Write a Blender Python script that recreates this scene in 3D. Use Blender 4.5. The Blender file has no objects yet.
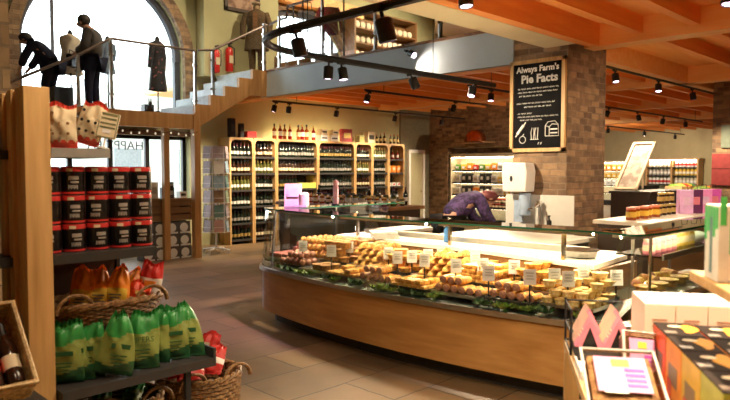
import bpy, bmesh, math, random
from mathutils import Vector, Matrix, Euler
R = random.Random(7)
PI = math.pi
S = bpy.context.scene
COL = S.collection
ORD = ['first', 'second', 'third', 'fourth', 'fifth', 'sixth', 'seventh', 'eighth', 'ninth', 'tenth', 'eleventh', 'twelfth']

# ------------------------------------------------------------------ materials
MATS = {}
def nodes(name):
    m = bpy.data.materials.new(name); m.use_nodes = True
    nt = m.node_tree; b = nt.nodes['Principled BSDF']
    MATS[name] = m
    return m, nt, b
def ramp(nt, fac, c1, c2, p1=.3, p2=.7):
    r = nt.nodes.new('ShaderNodeValToRGB')
    r.color_ramp.elements[0].color = (*c1, 1); r.color_ramp.elements[1].color = (*c2, 1)
    r.color_ramp.elements[0].position = p1; r.color_ramp.elements[1].position = p2
    nt.links.new(fac, r.inputs[0]); return r.outputs[0]
def coords(nt, kind='Object', scale=(1, 1, 1), rot=(0, 0, 0)):
    t = nt.nodes.new('ShaderNodeTexCoord'); mp = nt.nodes.new('ShaderNodeMapping')
    mp.inputs['Scale'].default_value = scale; mp.inputs['Rotation'].default_value = rot
    nt.links.new(t.outputs[kind], mp.inputs[0]); return mp.outputs[0]
def noise(nt, vec, scale, detail=3):
    n = nt.nodes.new('ShaderNodeTexNoise'); n.inputs['Scale'].default_value = scale; n.inputs['Detail'].default_value = detail
    nt.links.new(vec, n.inputs['Vector']); return n.outputs['Fac']
def bump(nt, b, h, strength=.3, dist=.01):
    bp = nt.nodes.new('ShaderNodeBump'); bp.inputs['Strength'].default_value = strength; bp.inputs['Distance'].default_value = dist
    nt.links.new(h, bp.inputs['Height']); nt.links.new(bp.outputs[0], b.inputs['Normal'])
def mat(name, c, rough=.55, metal=0, var=.12, ns=14, bmp=0, emit=None):
    if name in MATS: return MATS[name]
    m, nt, b = nodes(name)
    if rough > .82: b.inputs['Specular IOR Level'].default_value = .15
    b.inputs['Roughness'].default_value = rough; b.inputs['Metallic'].default_value = metal
    f = noise(nt, coords(nt), ns)
    c1 = tuple(max(0, x * (1 - var)) for x in c); c2 = tuple(min(1, x * (1 + var)) for x in c)
    nt.links.new(ramp(nt, f, c1, c2), b.inputs['Base Color'])
    if bmp: bump(nt, b, f, bmp)
    if emit:
        b.inputs['Emission Color'].default_value = (*emit[0], 1); b.inputs['Emission Strength'].default_value = emit[1]
    return m
def wood(name, c1, c2, axis=2, rough=.5, fine=9):
    m, nt, b = nodes(name)
    sc = [fine, fine, fine]; sc[axis] = .7
    v = coords(nt, 'Object', sc)
    f = noise(nt, v, 2.2, 5)
    nt.links.new(ramp(nt, f, c1, c2, .32, .68), b.inputs['Base Color'])
    b.inputs['Roughness'].default_value = rough; bump(nt, b, f, .08)
    return m
def brick(name, c1, c2, mortar, w, h, ms=.02, rough=.85, off=.5, bmp=.6, rot=0, squash=1.0, nz=3.0):
    m, nt, b = nodes(name)
    v = coords(nt, 'UV', (1, 1, 1), (0, 0, rot))
    dn = nt.nodes.new('ShaderNodeTexNoise'); dn.inputs['Scale'].default_value = 5; nt.links.new(v, dn.inputs['Vector'])
    mx = nt.nodes.new('ShaderNodeVectorMath'); mx.operation = 'MULTIPLY_ADD'; mx.inputs[1].default_value = (.035, .035, 0)
    nt.links.new(dn.outputs['Color'], mx.inputs[0]); nt.links.new(v, mx.inputs[2])
    t = nt.nodes.new('ShaderNodeTexBrick'); nt.links.new(mx.outputs[0], t.inputs['Vector'])
    t.inputs['Scale'].default_value = 1; t.inputs['Brick Width'].default_value = w; t.inputs['Row Height'].default_value = h
    t.inputs['Mortar Size'].default_value = ms; t.inputs['Mortar Smooth'].default_value = .4; t.offset = off; t.squash = squash
    t.inputs['Color1'].default_value = (*c1, 1); t.inputs['Color2'].default_value = (*c2, 1); t.inputs['Mortar'].default_value = (*mortar, 1)
    n = noise(nt, v, nz, 5)
    mix = nt.nodes.new('ShaderNodeMixRGB'); mix.blend_type = 'MULTIPLY'; mix.inputs[0].default_value = .75
    nt.links.new(t.outputs['Color'], mix.inputs[1]); nt.links.new(ramp(nt, n, (.45, .42, .4), (1.2, 1.15, 1.05), .25, .75), mix.inputs[2])
    nt.links.new(mix.outputs[0], b.inputs['Base Color']); b.inputs['Roughness'].default_value = rough
    inv = nt.nodes.new('ShaderNodeMath'); inv.operation = 'MULTIPLY_ADD'; inv.inputs[1].default_value = -1
    nt.links.new(t.outputs['Fac'], inv.inputs[0]); nt.links.new(n, inv.inputs[2])
    bump(nt, b, inv.outputs[0], bmp, .02)
    return m
def glass(name, tint=(.96, 1, .98), gloss=1.0):
    m = bpy.data.materials.new(name); m.use_nodes = True; nt = m.node_tree; nt.nodes.clear()
    o = nt.nodes.new('ShaderNodeOutputMaterial'); mix = nt.nodes.new('ShaderNodeMixShader')
    tr = nt.nodes.new('ShaderNodeBsdfTransparent'); tr.inputs[0].default_value = (*tint, 1)
    gl = nt.nodes.new('ShaderNodeBsdfGlossy'); gl.inputs['Roughness'].default_value = .02
    fr = nt.nodes.new('ShaderNodeFresnel'); fr.inputs[0].default_value = 1.45
    mu = nt.nodes.new('ShaderNodeMath'); mu.operation = 'MULTIPLY'; mu.inputs[1].default_value = gloss
    nt.links.new(fr.outputs[0], mu.inputs[0]); nt.links.new(mu.outputs[0], mix.inputs[0])
    nt.links.new(tr.outputs[0], mix.inputs[1]); nt.links.new(gl.outputs[0], mix.inputs[2]); nt.links.new(mix.outputs[0], o.inputs[0])
    MATS[name] = m; return m
def emis(name, c, s):
    m, nt, b = nodes(name); b.inputs['Base Color'].default_value = (*c, 1)
    b.inputs['Emission Color'].default_value = (*c, 1); b.inputs['Emission Strength'].default_value = s; return m
def speck(name, c1, c2, scale, rough=.6, bmp=.3, p1=.42, p2=.58):
    m, nt, b = nodes(name); f = noise(nt, coords(nt), scale, 4)
    nt.links.new(ramp(nt, f, c1, c2, p1, p2), b.inputs['Base Color']); b.inputs['Roughness'].default_value = rough
    if bmp: bump(nt, b, f, bmp)
    return m

PINE = wood('pine', (.5, .29, .1), (.72, .46, .19), 2, .5)
PINEX = wood('pine_along_x', (.5, .29, .1), (.7, .45, .19), 0, .5)
OAK = wood('counter_oak', (.42, .2, .055), (.58, .31, .1), 1, .36, 7)
OAKD = wood('brown_timber', (.17, .085, .035), (.3, .15, .06), 0, .5)
POSTW = wood('post_timber', (.44, .22, .075), (.58, .32, .12), 2, .5)
PLANK = wood('ceiling_plank', (.92, .37, .085), (.98, .5, .15), 0, .5, 5)
JOIST = wood('ceiling_joist_wood', (.86, .31, .07), (.96, .41, .11), 0, .5, 6)
BEAMW = wood('ceiling_beam_wood', (.92, .47, .15), (.97, .58, .23), 1, .5, 5)
RACKW = wood('rack_wood', (.5, .29, .11), (.64, .4, .17), 2, .5)
PLY = wood('plywood', (.6, .36, .15), (.75, .5, .24), 0, .55, 5)
STONE = brick('rubble_stone', (.46, .31, .18), (.17, .11, .075), (.3, .22, .15), .23, .088, .01, nz=7)
STONEB = brick('pale_stone_blocks', (.42, .29, .16), (.26, .17, .09), (.22, .16, .1), .42, .2, .016)
FLAG = brick('flagstone', (.25, .165, .085), (.14, .092, .048), (.06, .042, .025), .95, .52, .009, .42, .4, .3, 0, 1, 1.6)
CREAM = mat('cream_plaster', (.5, .49, .28), .9, 0, .05, 3)
OLIVE = mat('olive_plaster', (.46, .41, .25), .9, 0, .05, 3)
BLUEG = mat('blue_grey_paint', (.44, .52, .57), .55, 0, .04, 3)
WHITE = mat('white_paint', (.8, .79, .76), .5, 0, .03)
MARB = mat('cream_worktop', (.86, .8, .68), .3, 0, .05, 5)
BLACK = mat('matt_black', (.012, .012, .013), .5)
BLACKM = mat('black_metal', (.015, .015, .016), .4, .3)
CHAR = mat('charcoal_board', (.03, .027, .025), .6)
STEEL = mat('brushed_steel', (.62, .6, .57), .28, 1, .05, 30)
CHROME = mat('chrome', (.75, .74, .72), .12, 1, .03)
GREYSH = mat('grey_shelf', (.27, .26, .24), .6)
GLASS = glass('clear_glass', (.98, 1, .99), .35)
GEDGE = mat('green_glass_edge', (.03, .17, .1), .15)
GTOP = glass('top_glass', (.72, .85, .78), 1.0)
PLAST = glass('clear_film', (.95, .94, .92), .7)
LED = emis('warm_led', (1, .82, .5), 60)
UPL2 = emis('added_soft_uplight', (1, .78, .42), 40)  # glow of the strips added on the wine racks
UPL = emis('added_warm_uplight', (1, .74, .42), 90)  # glow of the strips added to brighten the ceiling
LENS = emis('lamp_lens', (1, .7, .95), 9)
TUBE2 = emis('shelf_tube', (1, .88, .62), 14)
FRIDGEL = emis('cool_tube', (1, .9, .68), 40)
SKIN = mat('skin', (.5, .27, .18), .5, 0, .05)
BROWNW = speck('wicker_brown', (.13, .065, .022), (.3, .165, .06), 60, .6, .4)
STRAW = speck('straw_wicker', (.36, .24, .1), (.55, .39, .18), 60, .6, .4)
PAPER = mat('white_card', (.82, .8, .75), .6, 0, .03)
CREAMC = mat('cream_card', (.74, .63, .42), .6, 0, .04)
TXT = mat('dark_ink', (.05, .045, .04), .7)
CHALK = mat('white_chalk', (.85, .85, .8), .9)
CHALKB = mat('chalkboard_black', (.006, .006, .007), .9, 0, .3, 6)
RED = mat('red_print', (.55, .03, .025), .4)
SILV = mat('silver_print', (.5, .47, .43), .4, .5)
GRN = mat('glossy_green_foil', (.035, .26, .06), .3, 0, .25, 20)
LIME = mat('olive_green_panel', (.24, .3, .075), .38, 0, .12, 20)
DGRN = mat('dark_green_print', (.015, .09, .03), .4)
ORNG = mat('orange_foil', (.95, .28, .03), .3, 0, .2, 20)
YEL = mat('yellow_print', (.75, .5, .06), .45)
PURP = mat('magenta_print', (.42, .05, .38), .4)
PINK = mat('pink_print', (.75, .22, .3), .45)
LILAC = mat('lilac_card', (.75, .5, .75), .5)
NAVY = mat('navy_cloth', (.018, .02, .04), .85)
PURC = speck('purple_cloth', (.02, .01, .04), (.07, .035, .13), 18, .8, .1)
SHIRT = mat('grey_brown_cloth', (.075, .068, .062), .85)
TWEED = speck('brown_tweed', (.07, .045, .02), (.16, .1, .045), 40, .9, .2)
LINEN = mat('cream_linen', (.6, .54, .42), .85)
BLUEC = mat('blue_grey_cloth', (.16, .22, .3), .85)
FLORAL = speck('dark_floral_cloth', (.012, .012, .016), (.35, .1, .1), 16, .8, 0, .6, .66)
HAIR = mat('dark_hair', (.02, .014, .01), .6)
AUB = mat('auburn_hair', (.14, .028, .03), .55)
EXTR = mat('extinguisher_red', (.6, .02, .015), .3)
COPPER = mat('copper', (.75, .27, .12), .25, 1)
BTG = mat('dark_green_bottle_glass', (.008, .014, .008), .12)
BTB = mat('brown_bottle_glass', (.03, .012, .006), .12)
BTA = mat('amber_spirit', (.28, .06, .01), .12)
BTR = mat('red_spirit', (.25, .012, .01), .12)
BTC = mat('pale_wine', (.1, .1, .025), .12)
FOIL = mat('dark_foil', (.1, .015, .02), .35)
GOLD = mat('gold_print', (.6, .42, .14), .35, .5)
CRUST = speck('golden_crust', (.52, .21, .035), (.86, .5, .12), 26, .55, .4)
CRUSTD = speck('deep_baked_crust', (.32, .13, .035), (.58, .29, .08), 30, .55, .4)
CRUSTP = speck('pale_crust', (.68, .45, .17), (.85, .65, .32), 30, .6, .4)
FILL = speck('quiche_filling', (.75, .5, .12), (.88, .7, .3), 35, .55, .3)
MEAT = speck('sausage_meat', (.4, .16, .1), (.58, .28, .17), 50, .6, .3)
CURED = speck('cured_meat', (.3, .05, .04), (.58, .2, .16), 35, .45, .3)
CRUMB = speck('breadcrumb', (.42, .17, .035), (.66, .34, .09), 60, .8, .6)
CHEESEB = speck('cheese_topped_bun', (.72, .45, .12), (.9, .72, .36), 40, .6, .4)
CHEESE = mat('pale_cheese', (.84, .7, .38), .5, 0, .06)
LETT = speck('lettuce_leaf', (.06, .16, .02), (.24, .36, .06), 25, .5, .2)
KALE = speck('dark_garnish_leaf', (.012, .05, .012), (.05, .12, .03), 25, .5, .2)
CAKE = speck('fruit_cake', (.2, .085, .025), (.42, .22, .08), 40, .8, .4)
SLATE = brick('roof_slates', (.72, .75, .76), (.62, .65, .66), (.5, .5, .52), .4, .25, .01)

# ------------------------------------------------------------------ mesh helpers
class MB:
    def __init__(s): s.v = []; s.f = []; s.m = []; s.M = Matrix()
    def add(s, vs, fs, m=0):
        n = len(s.v); s.v += [s.M @ Vector(p) for p in vs]
        for k, f in enumerate(fs):
            s.f.append([n + i for i in f]); s.m.append(m[k] if isinstance(m, list) else m)
        return s
    def box(s, c, d, rz=0, m=0, rot=None):
        x, y, z = d[0] / 2, d[1] / 2, d[2] / 2
        Q = (rot.to_matrix() if rot else Matrix.Rotation(rz, 3, 'Z'))
        vs = [Q @ Vector((sx * x, sy * y, sz * z)) + Vector(c) for sz in (-1, 1) for sx, sy in ((-1, -1), (1, -1), (1, 1), (-1, 1))]
        return s.add(vs, [(3, 2, 1, 0), (4, 5, 6, 7), (0, 1, 5, 4), (1, 2, 6, 5), (2, 3, 7, 6), (3, 0, 4, 7)], m)
    def bb(s, lo, hi, m=0):
        return s.box([(a + b) / 2 for a, b in zip(lo, hi)], [b - a for a, b in zip(lo, hi)], 0, m)
    def cyl(s, p0, p1, r0, r1=None, n=12, m=0, cap=True):
        r1 = r0 if r1 is None else r1
        p0, p1 = Vector(p0), Vector(p1); d = (p1 - p0).normalized()
        u = d.orthogonal().normalized(); w = d.cross(u)
        vs = [p + (u * math.cos(2 * PI * i / n) + w * math.sin(2 * PI * i / n)) * r for p, r in ((p0, r0), (p1, r1)) for i in range(n)]
        fs = [(i, (i + 1) % n, n + (i + 1) % n, n + i) for i in range(n)]
        if cap: fs += [tuple(range(n - 1, -1, -1)), tuple(range(n, 2 * n))]
        return s.add(vs, fs, m)
    def tube(s, pts, r, n=8, m=0, closed=False):
        P = [Vector(p) for p in pts]; k = len(P); vs = []; fs = []
        pu = None
        for i, p in enumerate(P):
            a = P[(i - 1) % k] if closed or i else P[0]; b = P[(i + 1) % k] if closed or i < k - 1 else P[-1]
            d = (b - a).normalized()
            u = (pu - d * pu.dot(d)) if pu else d.orthogonal()
            if u.length < 1e-6: u = d.orthogonal()
            u.normalize(); pu = u; w = d.cross(u)
            rr = r[i] if isinstance(r, (list, tuple)) else r
            vs += [p + (u * math.cos(2 * PI * j / n) + w * math.sin(2 * PI * j / n)) * rr for j in range(n)]
        for i in range(k if closed else k - 1):
            q = (i + 1) % k
            fs += [(i * n + j, i * n + (j + 1) % n, q * n + (j + 1) % n, q * n + j) for j in range(n)]
        if not closed: fs += [tuple(range(n - 1, -1, -1)), tuple((k - 1) * n + j for j in range(n))]
        return s.add(vs, fs, m)
    def lathe(s, prof, n=14, c=(0, 0, 0), m=0):
        vs = []; fs = []; ms = []
        for r, z in prof: vs += [(c[0] + r * math.cos(2 * PI * i / n), c[1] + r * math.sin(2 * PI * i / n), c[2] + z) for i in range(n)]
        for k in range(len(prof) - 1):
            fs += [(k * n + i, k * n + (i + 1) % n, (k + 1) * n + (i + 1) % n, (k + 1) * n + i) for i in range(n)]
            ms += [m[k] if isinstance(m, list) else m] * n
        fs += [tuple(range(n - 1, -1, -1)), tuple((len(prof) - 1) * n + i for i in range(n))]
        ms += [m[0] if isinstance(m, list) else m, m[-1] if isinstance(m, list) else m]
        return s.add(vs, fs, ms)
    def prism(s, poly, z0, z1, m=0):
        n = len(poly)
        vs = [(x, y, z0) for x, y in poly] + [(x, y, z1) for x, y in poly]
        return s.add(vs, [tuple(range(n - 1, -1, -1)), tuple(range(n, 2 * n))] + [(i, (i + 1) % n, n + (i + 1) % n, n + i) for i in range(n)], m)
    def xprism(s, poly, y0, y1, m=0):        # polygon in x,z pushed along y
        n = len(poly)
        vs = [(x, y0, z) for x, z in poly] + [(x, y1, z) for x, z in poly]
        return s.add(vs, [tuple(range(n)), tuple(range(2 * n - 1, n - 1, -1))] + [((i + 1) % n, i, n + i, n + (i + 1) % n) for i in range(n)], m)
    def ell(s, c, r, nu=12, nv=8, m=0, jit=0, rot=None):
        vs = []; Q = rot.to_matrix() if rot else Matrix.Identity(3)
        for j in range(nv + 1):
            t = PI * j / nv
            for i in range(nu):
                p = 2 * PI * i / nu; k = 1 + R.uniform(-jit, jit)
                vs.append(Vector(c) + Q @ Vector((r[0] * math.sin(t) * math.cos(p) * k, r[1] * math.sin(t) * math.sin(p) * k, -r[2] * math.cos(t) * k)))
        fs = [(j * nu + i, j * nu + (i + 1) % nu, (j + 1) * nu + (i + 1) % nu, (j + 1) * nu + i) for j in range(nv) for i in range(nu)]
        return s.add(vs, fs, m)
    def grid(s, fn, nu, nv, m=0, closed=False):
        vs = [fn(i / nu, j / nv) for j in range(nv + 1) for i in range(nu + 1)]
        fs = [(j * (nu + 1) + i, j * (nu + 1) + i + 1, (j + 1) * (nu + 1) + i + 1, (j + 1) * (nu + 1) + i) for j in range(nv) for i in range(nu)]
        ms = [m((i + .5) / nu, (j + .5) / nv) if callable(m) else m for j in range(nv) for i in range(nu)]
        return s.add(vs, fs, ms)
    def build(s, name, mats, parent=None, smooth=False, bevel=0, merge=False):
        me = bpy.data.meshes.new(name); me.from_pydata(s.v, [], s.f)
        for m in (mats if isinstance(mats, (list, tuple)) else [mats]): me.materials.append(m)
        me.polygons.foreach_set('material_index', s.m)
        if bevel or merge:
            bm = bmesh.new(); bm.from_mesh(me)
            if merge: bmesh.ops.remove_doubles(bm, verts=bm.verts, dist=1e-5)
            if bevel:
                es = [e for e in bm.edges if len(e.link_faces) == 2 and e.calc_face_angle(0) > .6]
                bmesh.ops.bevel(bm, geom=es, offset=bevel, segments=2, profile=.6, affect='EDGES', clamp_overlap=True)
            bm.to_mesh(me); bm.free()
        uv = me.uv_layers.new(name='UVMap'); co = me.vertices; lp = me.loops
        for p in me.polygons:
            n = p.normal; ax = max(range(3), key=lambda k: abs(n[k]))
            a, b = ((1, 2), (0, 2), (0, 1))[ax]
            for li in p.loop_indices:
                c = co[lp[li].vertex_index].co; uv.data[li].uv = (c[a], c[b])
        if smooth:
            me.polygons.foreach_set('use_smooth', [True] * len(me.polygons)); me.set_sharp_from_angle(angle=math.radians(42))
        me.update()
        o = bpy.data.objects.new(name, me); COL.objects.link(o)
        if parent: o.parent = parent
        return o

def tag(o, label=None, cat=None, group=None, kind=None):
    if label: o['label'] = label
    if cat: o['category'] = cat
    if group: o['group'] = group
    if kind: o['kind'] = kind
    return o
def thing(name, label, cat, loc=(0, 0, 0), rz=0, group=None, kind=None):
    o = bpy.data.objects.new(name, None); COL.objects.link(o); o.empty_display_size = .1
    o.location = loc; o.rotation_euler = (0, 0, rz)
    return tag(o, label, cat, group, kind)
KIDS = {}
def kids(o): return [c for c in o.children]
def dup(o, loc=None, rot=None, label=None, group=None, parent=None, scale=None):
    c = o.copy(); COL.objects.link(c)
    if parent: c.parent = parent
    for ch in kids(o): dup(ch, parent=c)
    if loc is not None: c.location = loc
    if rot is not None: c.rotation_euler = rot if isinstance(rot, (tuple, list, Euler)) else (0, 0, rot)
    if scale is not None: c.scale = (scale,) * 3 if isinstance(scale, (int, float)) else scale
    if label: c['label'] = label
    if group: c['group'] = group
    return c
class Proto:
    """first call moves the original, later calls copy it"""
    def __init__(s, o): s.o = o; s.used = False
    def put(s, loc, rot=0, label=None, group=None, scale=None):
        rot = rot if isinstance(rot, (tuple, list, Euler)) else (0, 0, rot)
        if s.used: return dup(s.o, loc, rot, label, group, scale=scale)
        s.used = True; o = s.o; o.location = loc; o.rotation_euler = rot
        if scale is not None: o.scale = (scale,) * 3 if isinstance(scale, (int, float)) else scale
        return tag(o, label, None, group)
def text(name, body, size, m, parent, loc, rot, ext=.001, align='CENTER', sx=1, off=0):
    cu = bpy.data.curves.new(name, 'FONT'); cu.body = body; cu.size = size; cu.align_x = align; cu.align_y = 'CENTER'; cu.extrude = ext; cu.offset = off
    cu.resolution_u = 2
    t = bpy.data.objects.new(name, cu); COL.objects.link(t)
    dg = bpy.context.evaluated_depsgraph_get(); me = bpy.data.meshes.new_from_object(t.evaluated_get(dg))
    bpy.data.objects.remove(t); me.name = name; me.materials.clear(); me.materials.append(m)
    o = bpy.data.objects.new(name, me); COL.objects.link(o); o.parent = parent; o.location = loc; o.rotation_euler = rot; o.scale = (sx, 1, 1)
    return o
FR = (PI / 2, 0, 0)      # lettering on a face that looks along -Y
def struct(o, label, cat): return tag(o, label, cat, None, 'structure')

# ------------------------------------------------------------------ the shell  (x and y run along the building's walls)
struct(MB().bb((-3, -4, -.1), (31, 16.2, 0)).build('floor', FLAG), 'brown flagstone shop floor running under everything', 'floor')
mb = MB(); mb.bb((-3, -4, 3.6), (31, 4.55, 3.68)); mb.bb((8.02, 4.55, 3.6), (31, 16.2, 3.68))
struct(mb.build('ceiling', PLANK), 'orange timber plank ceiling under the upper floor', 'ceiling')
struct(MB().bb((-3, -4, 6.9), (31, 16.2, 7.0)).build('ceiling_upper', WHITE), 'pale plaster ceiling high over the gallery', 'ceiling')

def wall_slices(name, b0, b1, a0, a1, z0, z1, holes, m):
    """wall along x with openings; a hole is (x0, x1, low, top function)"""
    xs = {a0, a1}
    for h in holes:
        n = 28 if h[4] else 1
        for i in range(n + 1): xs.add(h[0] + (h[1] - h[0]) * (.5 - .5 * math.cos(PI * i / n)))
    xs = sorted(xs); mb = MB()
    for p, q in zip(xs, xs[1:]):
        mid = (p + q) / 2
        hs = sorted([h for h in holes if h[0] < mid < h[1]], key=lambda h: h[2])
        lo = (z0, z0)
        for h in hs + [None]:
            hi = (h[2], h[2]) if h else (z1, z1)
            vs = [(p, b0, lo[0]), (q, b0, lo[1]), (q, b1, lo[1]), (p, b1, lo[0]), (p, b0, hi[0]), (q, b0, hi[1]), (q, b1, hi[1]), (p, b1, hi[0])]
            mb.add(vs, [(3, 2, 1, 0), (4, 5, 6, 7), (0, 1, 5, 4), (1, 2, 6, 5), (2, 3, 7, 6), (3, 0, 4, 7)])
            if h: lo = (h[3](p), h[3](q))
    return mb.build(name, m)
def arch(c, r, sp): return lambda x: sp + math.sqrt(max(0, r * r - (x - c) ** 2))
AC, AR, AS = 5.5, 1.63, 3.95
AC2 = 10.27
struct(wall_slices('wall_left', 12.6, 13.0, -3, 15.6, 0, 6.9,
    [(AC - AR, AC + AR, 2.7, arch(AC, AR, AS), 1), (AC2 - AR, AC2 + AR, 3.72, arch(AC2, AR, AS), 1), (3.6, 7.25, .85, lambda x: 2.36, 0)], CREAM),
    'cream plastered wall holding both arched windows and the wine racks', 'wall')
for k, c in enumerate((AC, AC2)):
    mb = MB(); pts = [(c + (AR + .02) * math.cos(t), (AR + .02) * math.sin(t)) for t in [PI * i / 28 for i in range(29)]]
    n = 29
    vs = [(x, y, AS + z) for y in (12.5, 12.62) for ro in (0, .22) for x, z in [(c + (AR - .01 + ro) * math.cos(PI * i / 28), (AR - .01 + ro) * math.sin(PI * i / 28)) for i in range(29)]]
    fs = []
    for i in range(28):
        a, b, d, e = i, i + 29, i + 58, i + 87
        fs += [(a, a + 1, b + 1, b), (d, e, e + 1, d + 1), (a, d, d + 1, a + 1), (b, b + 1, e + 1, e)]
    mb.add(vs, fs)
    zb = 2.72 if k == 0 else 3.72
    for sx in (-1, 1):
        xs = sorted((c + sx * (AR - .01), c + sx * (AR + .21))); mb.bb((xs[0], 12.5, zb), (xs[1], 12.62, AS))
    struct(mb.build('trim_%d' % (k + 1), STONE), ['brown stone surround of the large arched window over the landing', 'brown stone surround of the arched window behind the gallery rail'][k], 'trim')
    # window frame and glass
    w = thing('window_%d' % (k + 1), ['large arched window behind the dressed mannequins', 'arched window behind the gallery railing'][k], 'window', kind='structure')
    mb = MB(); mb.tube([(c + (AR - .04) * math.cos(PI * i / 28), 12.8, AS + (AR - .04) * math.sin(PI * i / 28)) for i in range(29)], .1, 6)
    for x in (c - AR + .04, c + AR - .04): mb.bb((x - .08, 12.75, zb), (x + .08, 12.85, AS + .02))
    mb.bb((c - AR, 12.77, zb), (c + AR, 12.83, zb + .07))
    if k == 0: mb.bb((c - .99, 12.78, zb), (c - .93, 12.82, AS + 1.29))
    mb.build('window_frame', mat('slate_blue_frame', (.07, .075, .1), .5), w)
    mb = MB(); n = 40
    poly = [(c - AR + .03, zb), (c + AR - .03, zb)] + [(c + (AR - .03) * math.cos(PI * i / 28), AS + (AR - .03) * math.sin(PI * i / 28)) for i in range(29)]
    mb.xprism(poly, 12.795, 12.805); mb.build('pane', GLASS, w)
w = thing('window_3', 'shop window with black bars below the landing', 'window', kind='structure')
mb = MB()
for x in (3.62, 4.8, 5.59, 6.37, 7.22): mb.bb((x - .045, 12.76, .85), (x + .045, 12.84, 2.36))
for z in (.88, 2.33): mb.bb((3.6, 12.76, z - .04), (7.25, 12.84, z + .04))
mb.build('window_frame', BLACK, w)
MB().bb((3.6, 12.795, .85), (7.25, 12.805, 2.36)).build('pane', GLASS, w)
MB().bb((3.5, 12.45, .8), (7.35, 12.62, .85)).build('window_sill', OAKD, w)
text('window_lettering', 'HAPPY EA', .26, mat('grey_lettering', (.12, .12, .13), .6), w, (5.72, 12.78, 2.14), (PI / 2, 0, PI), .002)

struct(MB().bb((-3.2, -4, 0), (-3, 13, 6.9)).build('wall_near', CREAM), 'plain cream wall beyond the shelving stand', 'wall')
struct(MB().bb((-3, -4.2, 0), (31, -4, 6.9)).build('wall_right', CREAM), 'plain cream wall running along the far side of the hall', 'wall')
struct(MB().bb((30.3, -4, 0), (30.5, 16.2, 6.9)).build('wall_back', OLIVE), 'cream wall at the far end behind the chilled shelves', 'wall')
struct(MB().bb((15.6, 16, 0), (30.3, 16.2, 6.9)).build('wall_side', OLIVE), 'cream side wall of the far hall', 'wall')
mb = MB(); mb.bb((15.3, 11.85, 0), (15.6, 12.6, 3.6)); mb.bb((15.3, 8.2, 2.3), (15.6, 11.85, 3.6)); mb.bb((15.3, 8.2, 0), (15.6, 8.9, 2.3)); mb.bb((15.95, 8.2, 0), (16.0, 12.6, 2.3))
struct(mb.build('wall_stone', STONE), 'dark rubble stone wall around the lit chilled cabinet', 'wall')
struct(MB().bb((14.0, 12.55, 0), (15.3, 12.6, 3.6)).build('wall_corner', mat('dark_olive_plaster', (.2, .18, .12), .9), None), 'dark olive wall strip between wine racks and stone wall', 'wall')
w = thing('door_1', 'white framed doorway at the end of the wine racks', 'door', (14.62, 12.5, 0), kind='structure')
mb = MB(); mb.bb((-.36, -.05, 0), (-.28, .04, 2.15)); mb.bb((.28, -.05, 0), (.36, .04, 2.15)); mb.bb((-.36, -.05, 2.15), (.36, .04, 2.24)); mb.build('door_frame', WHITE, w)
MB().bb((-.28, 0, 0), (.28, .03, 2.15)).build('door_panel', OLIVE, w)
MB().cyl((.2, -.06, 1.02), (.2, .02, 1.02), .02).build('door_handle', CHROME, w)
# pier between arches, upstairs
struct(MB().bb((7.4, 12.2, 3.65), (9.36, 12.5, 6.9)).build('wall_pier', CREAM), 'cream wall pier between the two arched windows', 'wall')
struct(MB().bb((9.36, 12.25, 5.62), (12.2, 12.5, 5.9)).build('trim_3', BEAMW), 'orange timber lintel over the gallery arch', 'trim')
# stone pillars
struct(MB().bb((8.02, 4.23, 0), (9.15, 5.05, 3.6)).build('pillar', STONE), 'rubble stone pillar carrying the pie chalkboard', 'pillar')
p = struct(MB().bb((14.5, 3.3, 0), (15.6, 4.42, 3.6)).build('pillar', STONE), 'rubble stone pillar with a maroon board, beyond the island', 'pillar')
struct(MB().bb((.9, 6.56, 0), (1.95, 7.5, 6.9)).build('pillar', STONEB), 'pale block pillar beside the landing with the bending shopper', 'pillar')
# ceiling timbers
pj = None
jy = [-2.0 + .68 * i for i in range(9)]
spans = [(-1.2, 3.6), (3.9, 8.4), (8.7, 13.1), (13.4, 17.8), (18.1, 22.5), (22.8, 30.2)]
def joist(x0, x1, y, w=.11, z=3.39):
    global pj
    if pj is None: pj = MB().bb((0, -.5, 0), (1, .5, .21)).build('ceiling_joist', JOIST)
    o = pj if 'label' not in pj else dup(pj)
    o.location = (x0, y, z); o.scale = (x1 - x0, w, 1)
    k = struct(o, 'orange timber ceiling joist seated on the cross beams', 'joist'); k['group'] = 'ceiling joists'
for x0, x1 in spans:
    for y in (0.06, .74, 1.42, 2.1, 2.78, 3.46): joist(x0, x1, y)
for x0, x1 in spans[2:]:
    for i in range(12): joist(x0, x1, 5.3 + i * .66)
pb = None
for x in (3.6, 8.4, 13.1, 17.8, 22.5):
    y1 = 4.0 if x < 8 else (4.2 if x < 9 else 12.58)
    if x > 15.5: y1 = 15.9
    o = struct(MB().bb((x, -.6, 3.3), (x + .3, y1, 3.6)).build('ceiling_beam', BEAMW), 'broad orange timber cross beam, %s one beyond the void' % ORD[int(x / 4.7)], 'beam')
o = struct(MB().bb((8.03, 5.06, 3.14), (8.4, 12.4, 3.3)).build('ceiling_beam', JOIST), 'timber beam running below the grey gallery front', 'beam')
struct(MB().bb((9.15, 4.45, 3.3), (30, 4.75, 3.6)).build('ceiling_beam', BEAMW), 'long pale timber beam carrying a light rail between the stone pillars', 'beam')
struct(MB().bb((-1, 3.98, 3.3), (8.4, 4.12, 3.6)).build('ceiling_beam', JOIST), 'orange edge beam along the open void', 'beam')
mb = MB(); mb.bb((-3, 4.13, 3.3), (8.02, 4.56, 3.95))
struct(mb.build('trim_4', mat('pale_cream_plaster', (.78, .7, .5), .9, 0, .04, 3)), 'cream plastered edge of the open void', 'trim')
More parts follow.
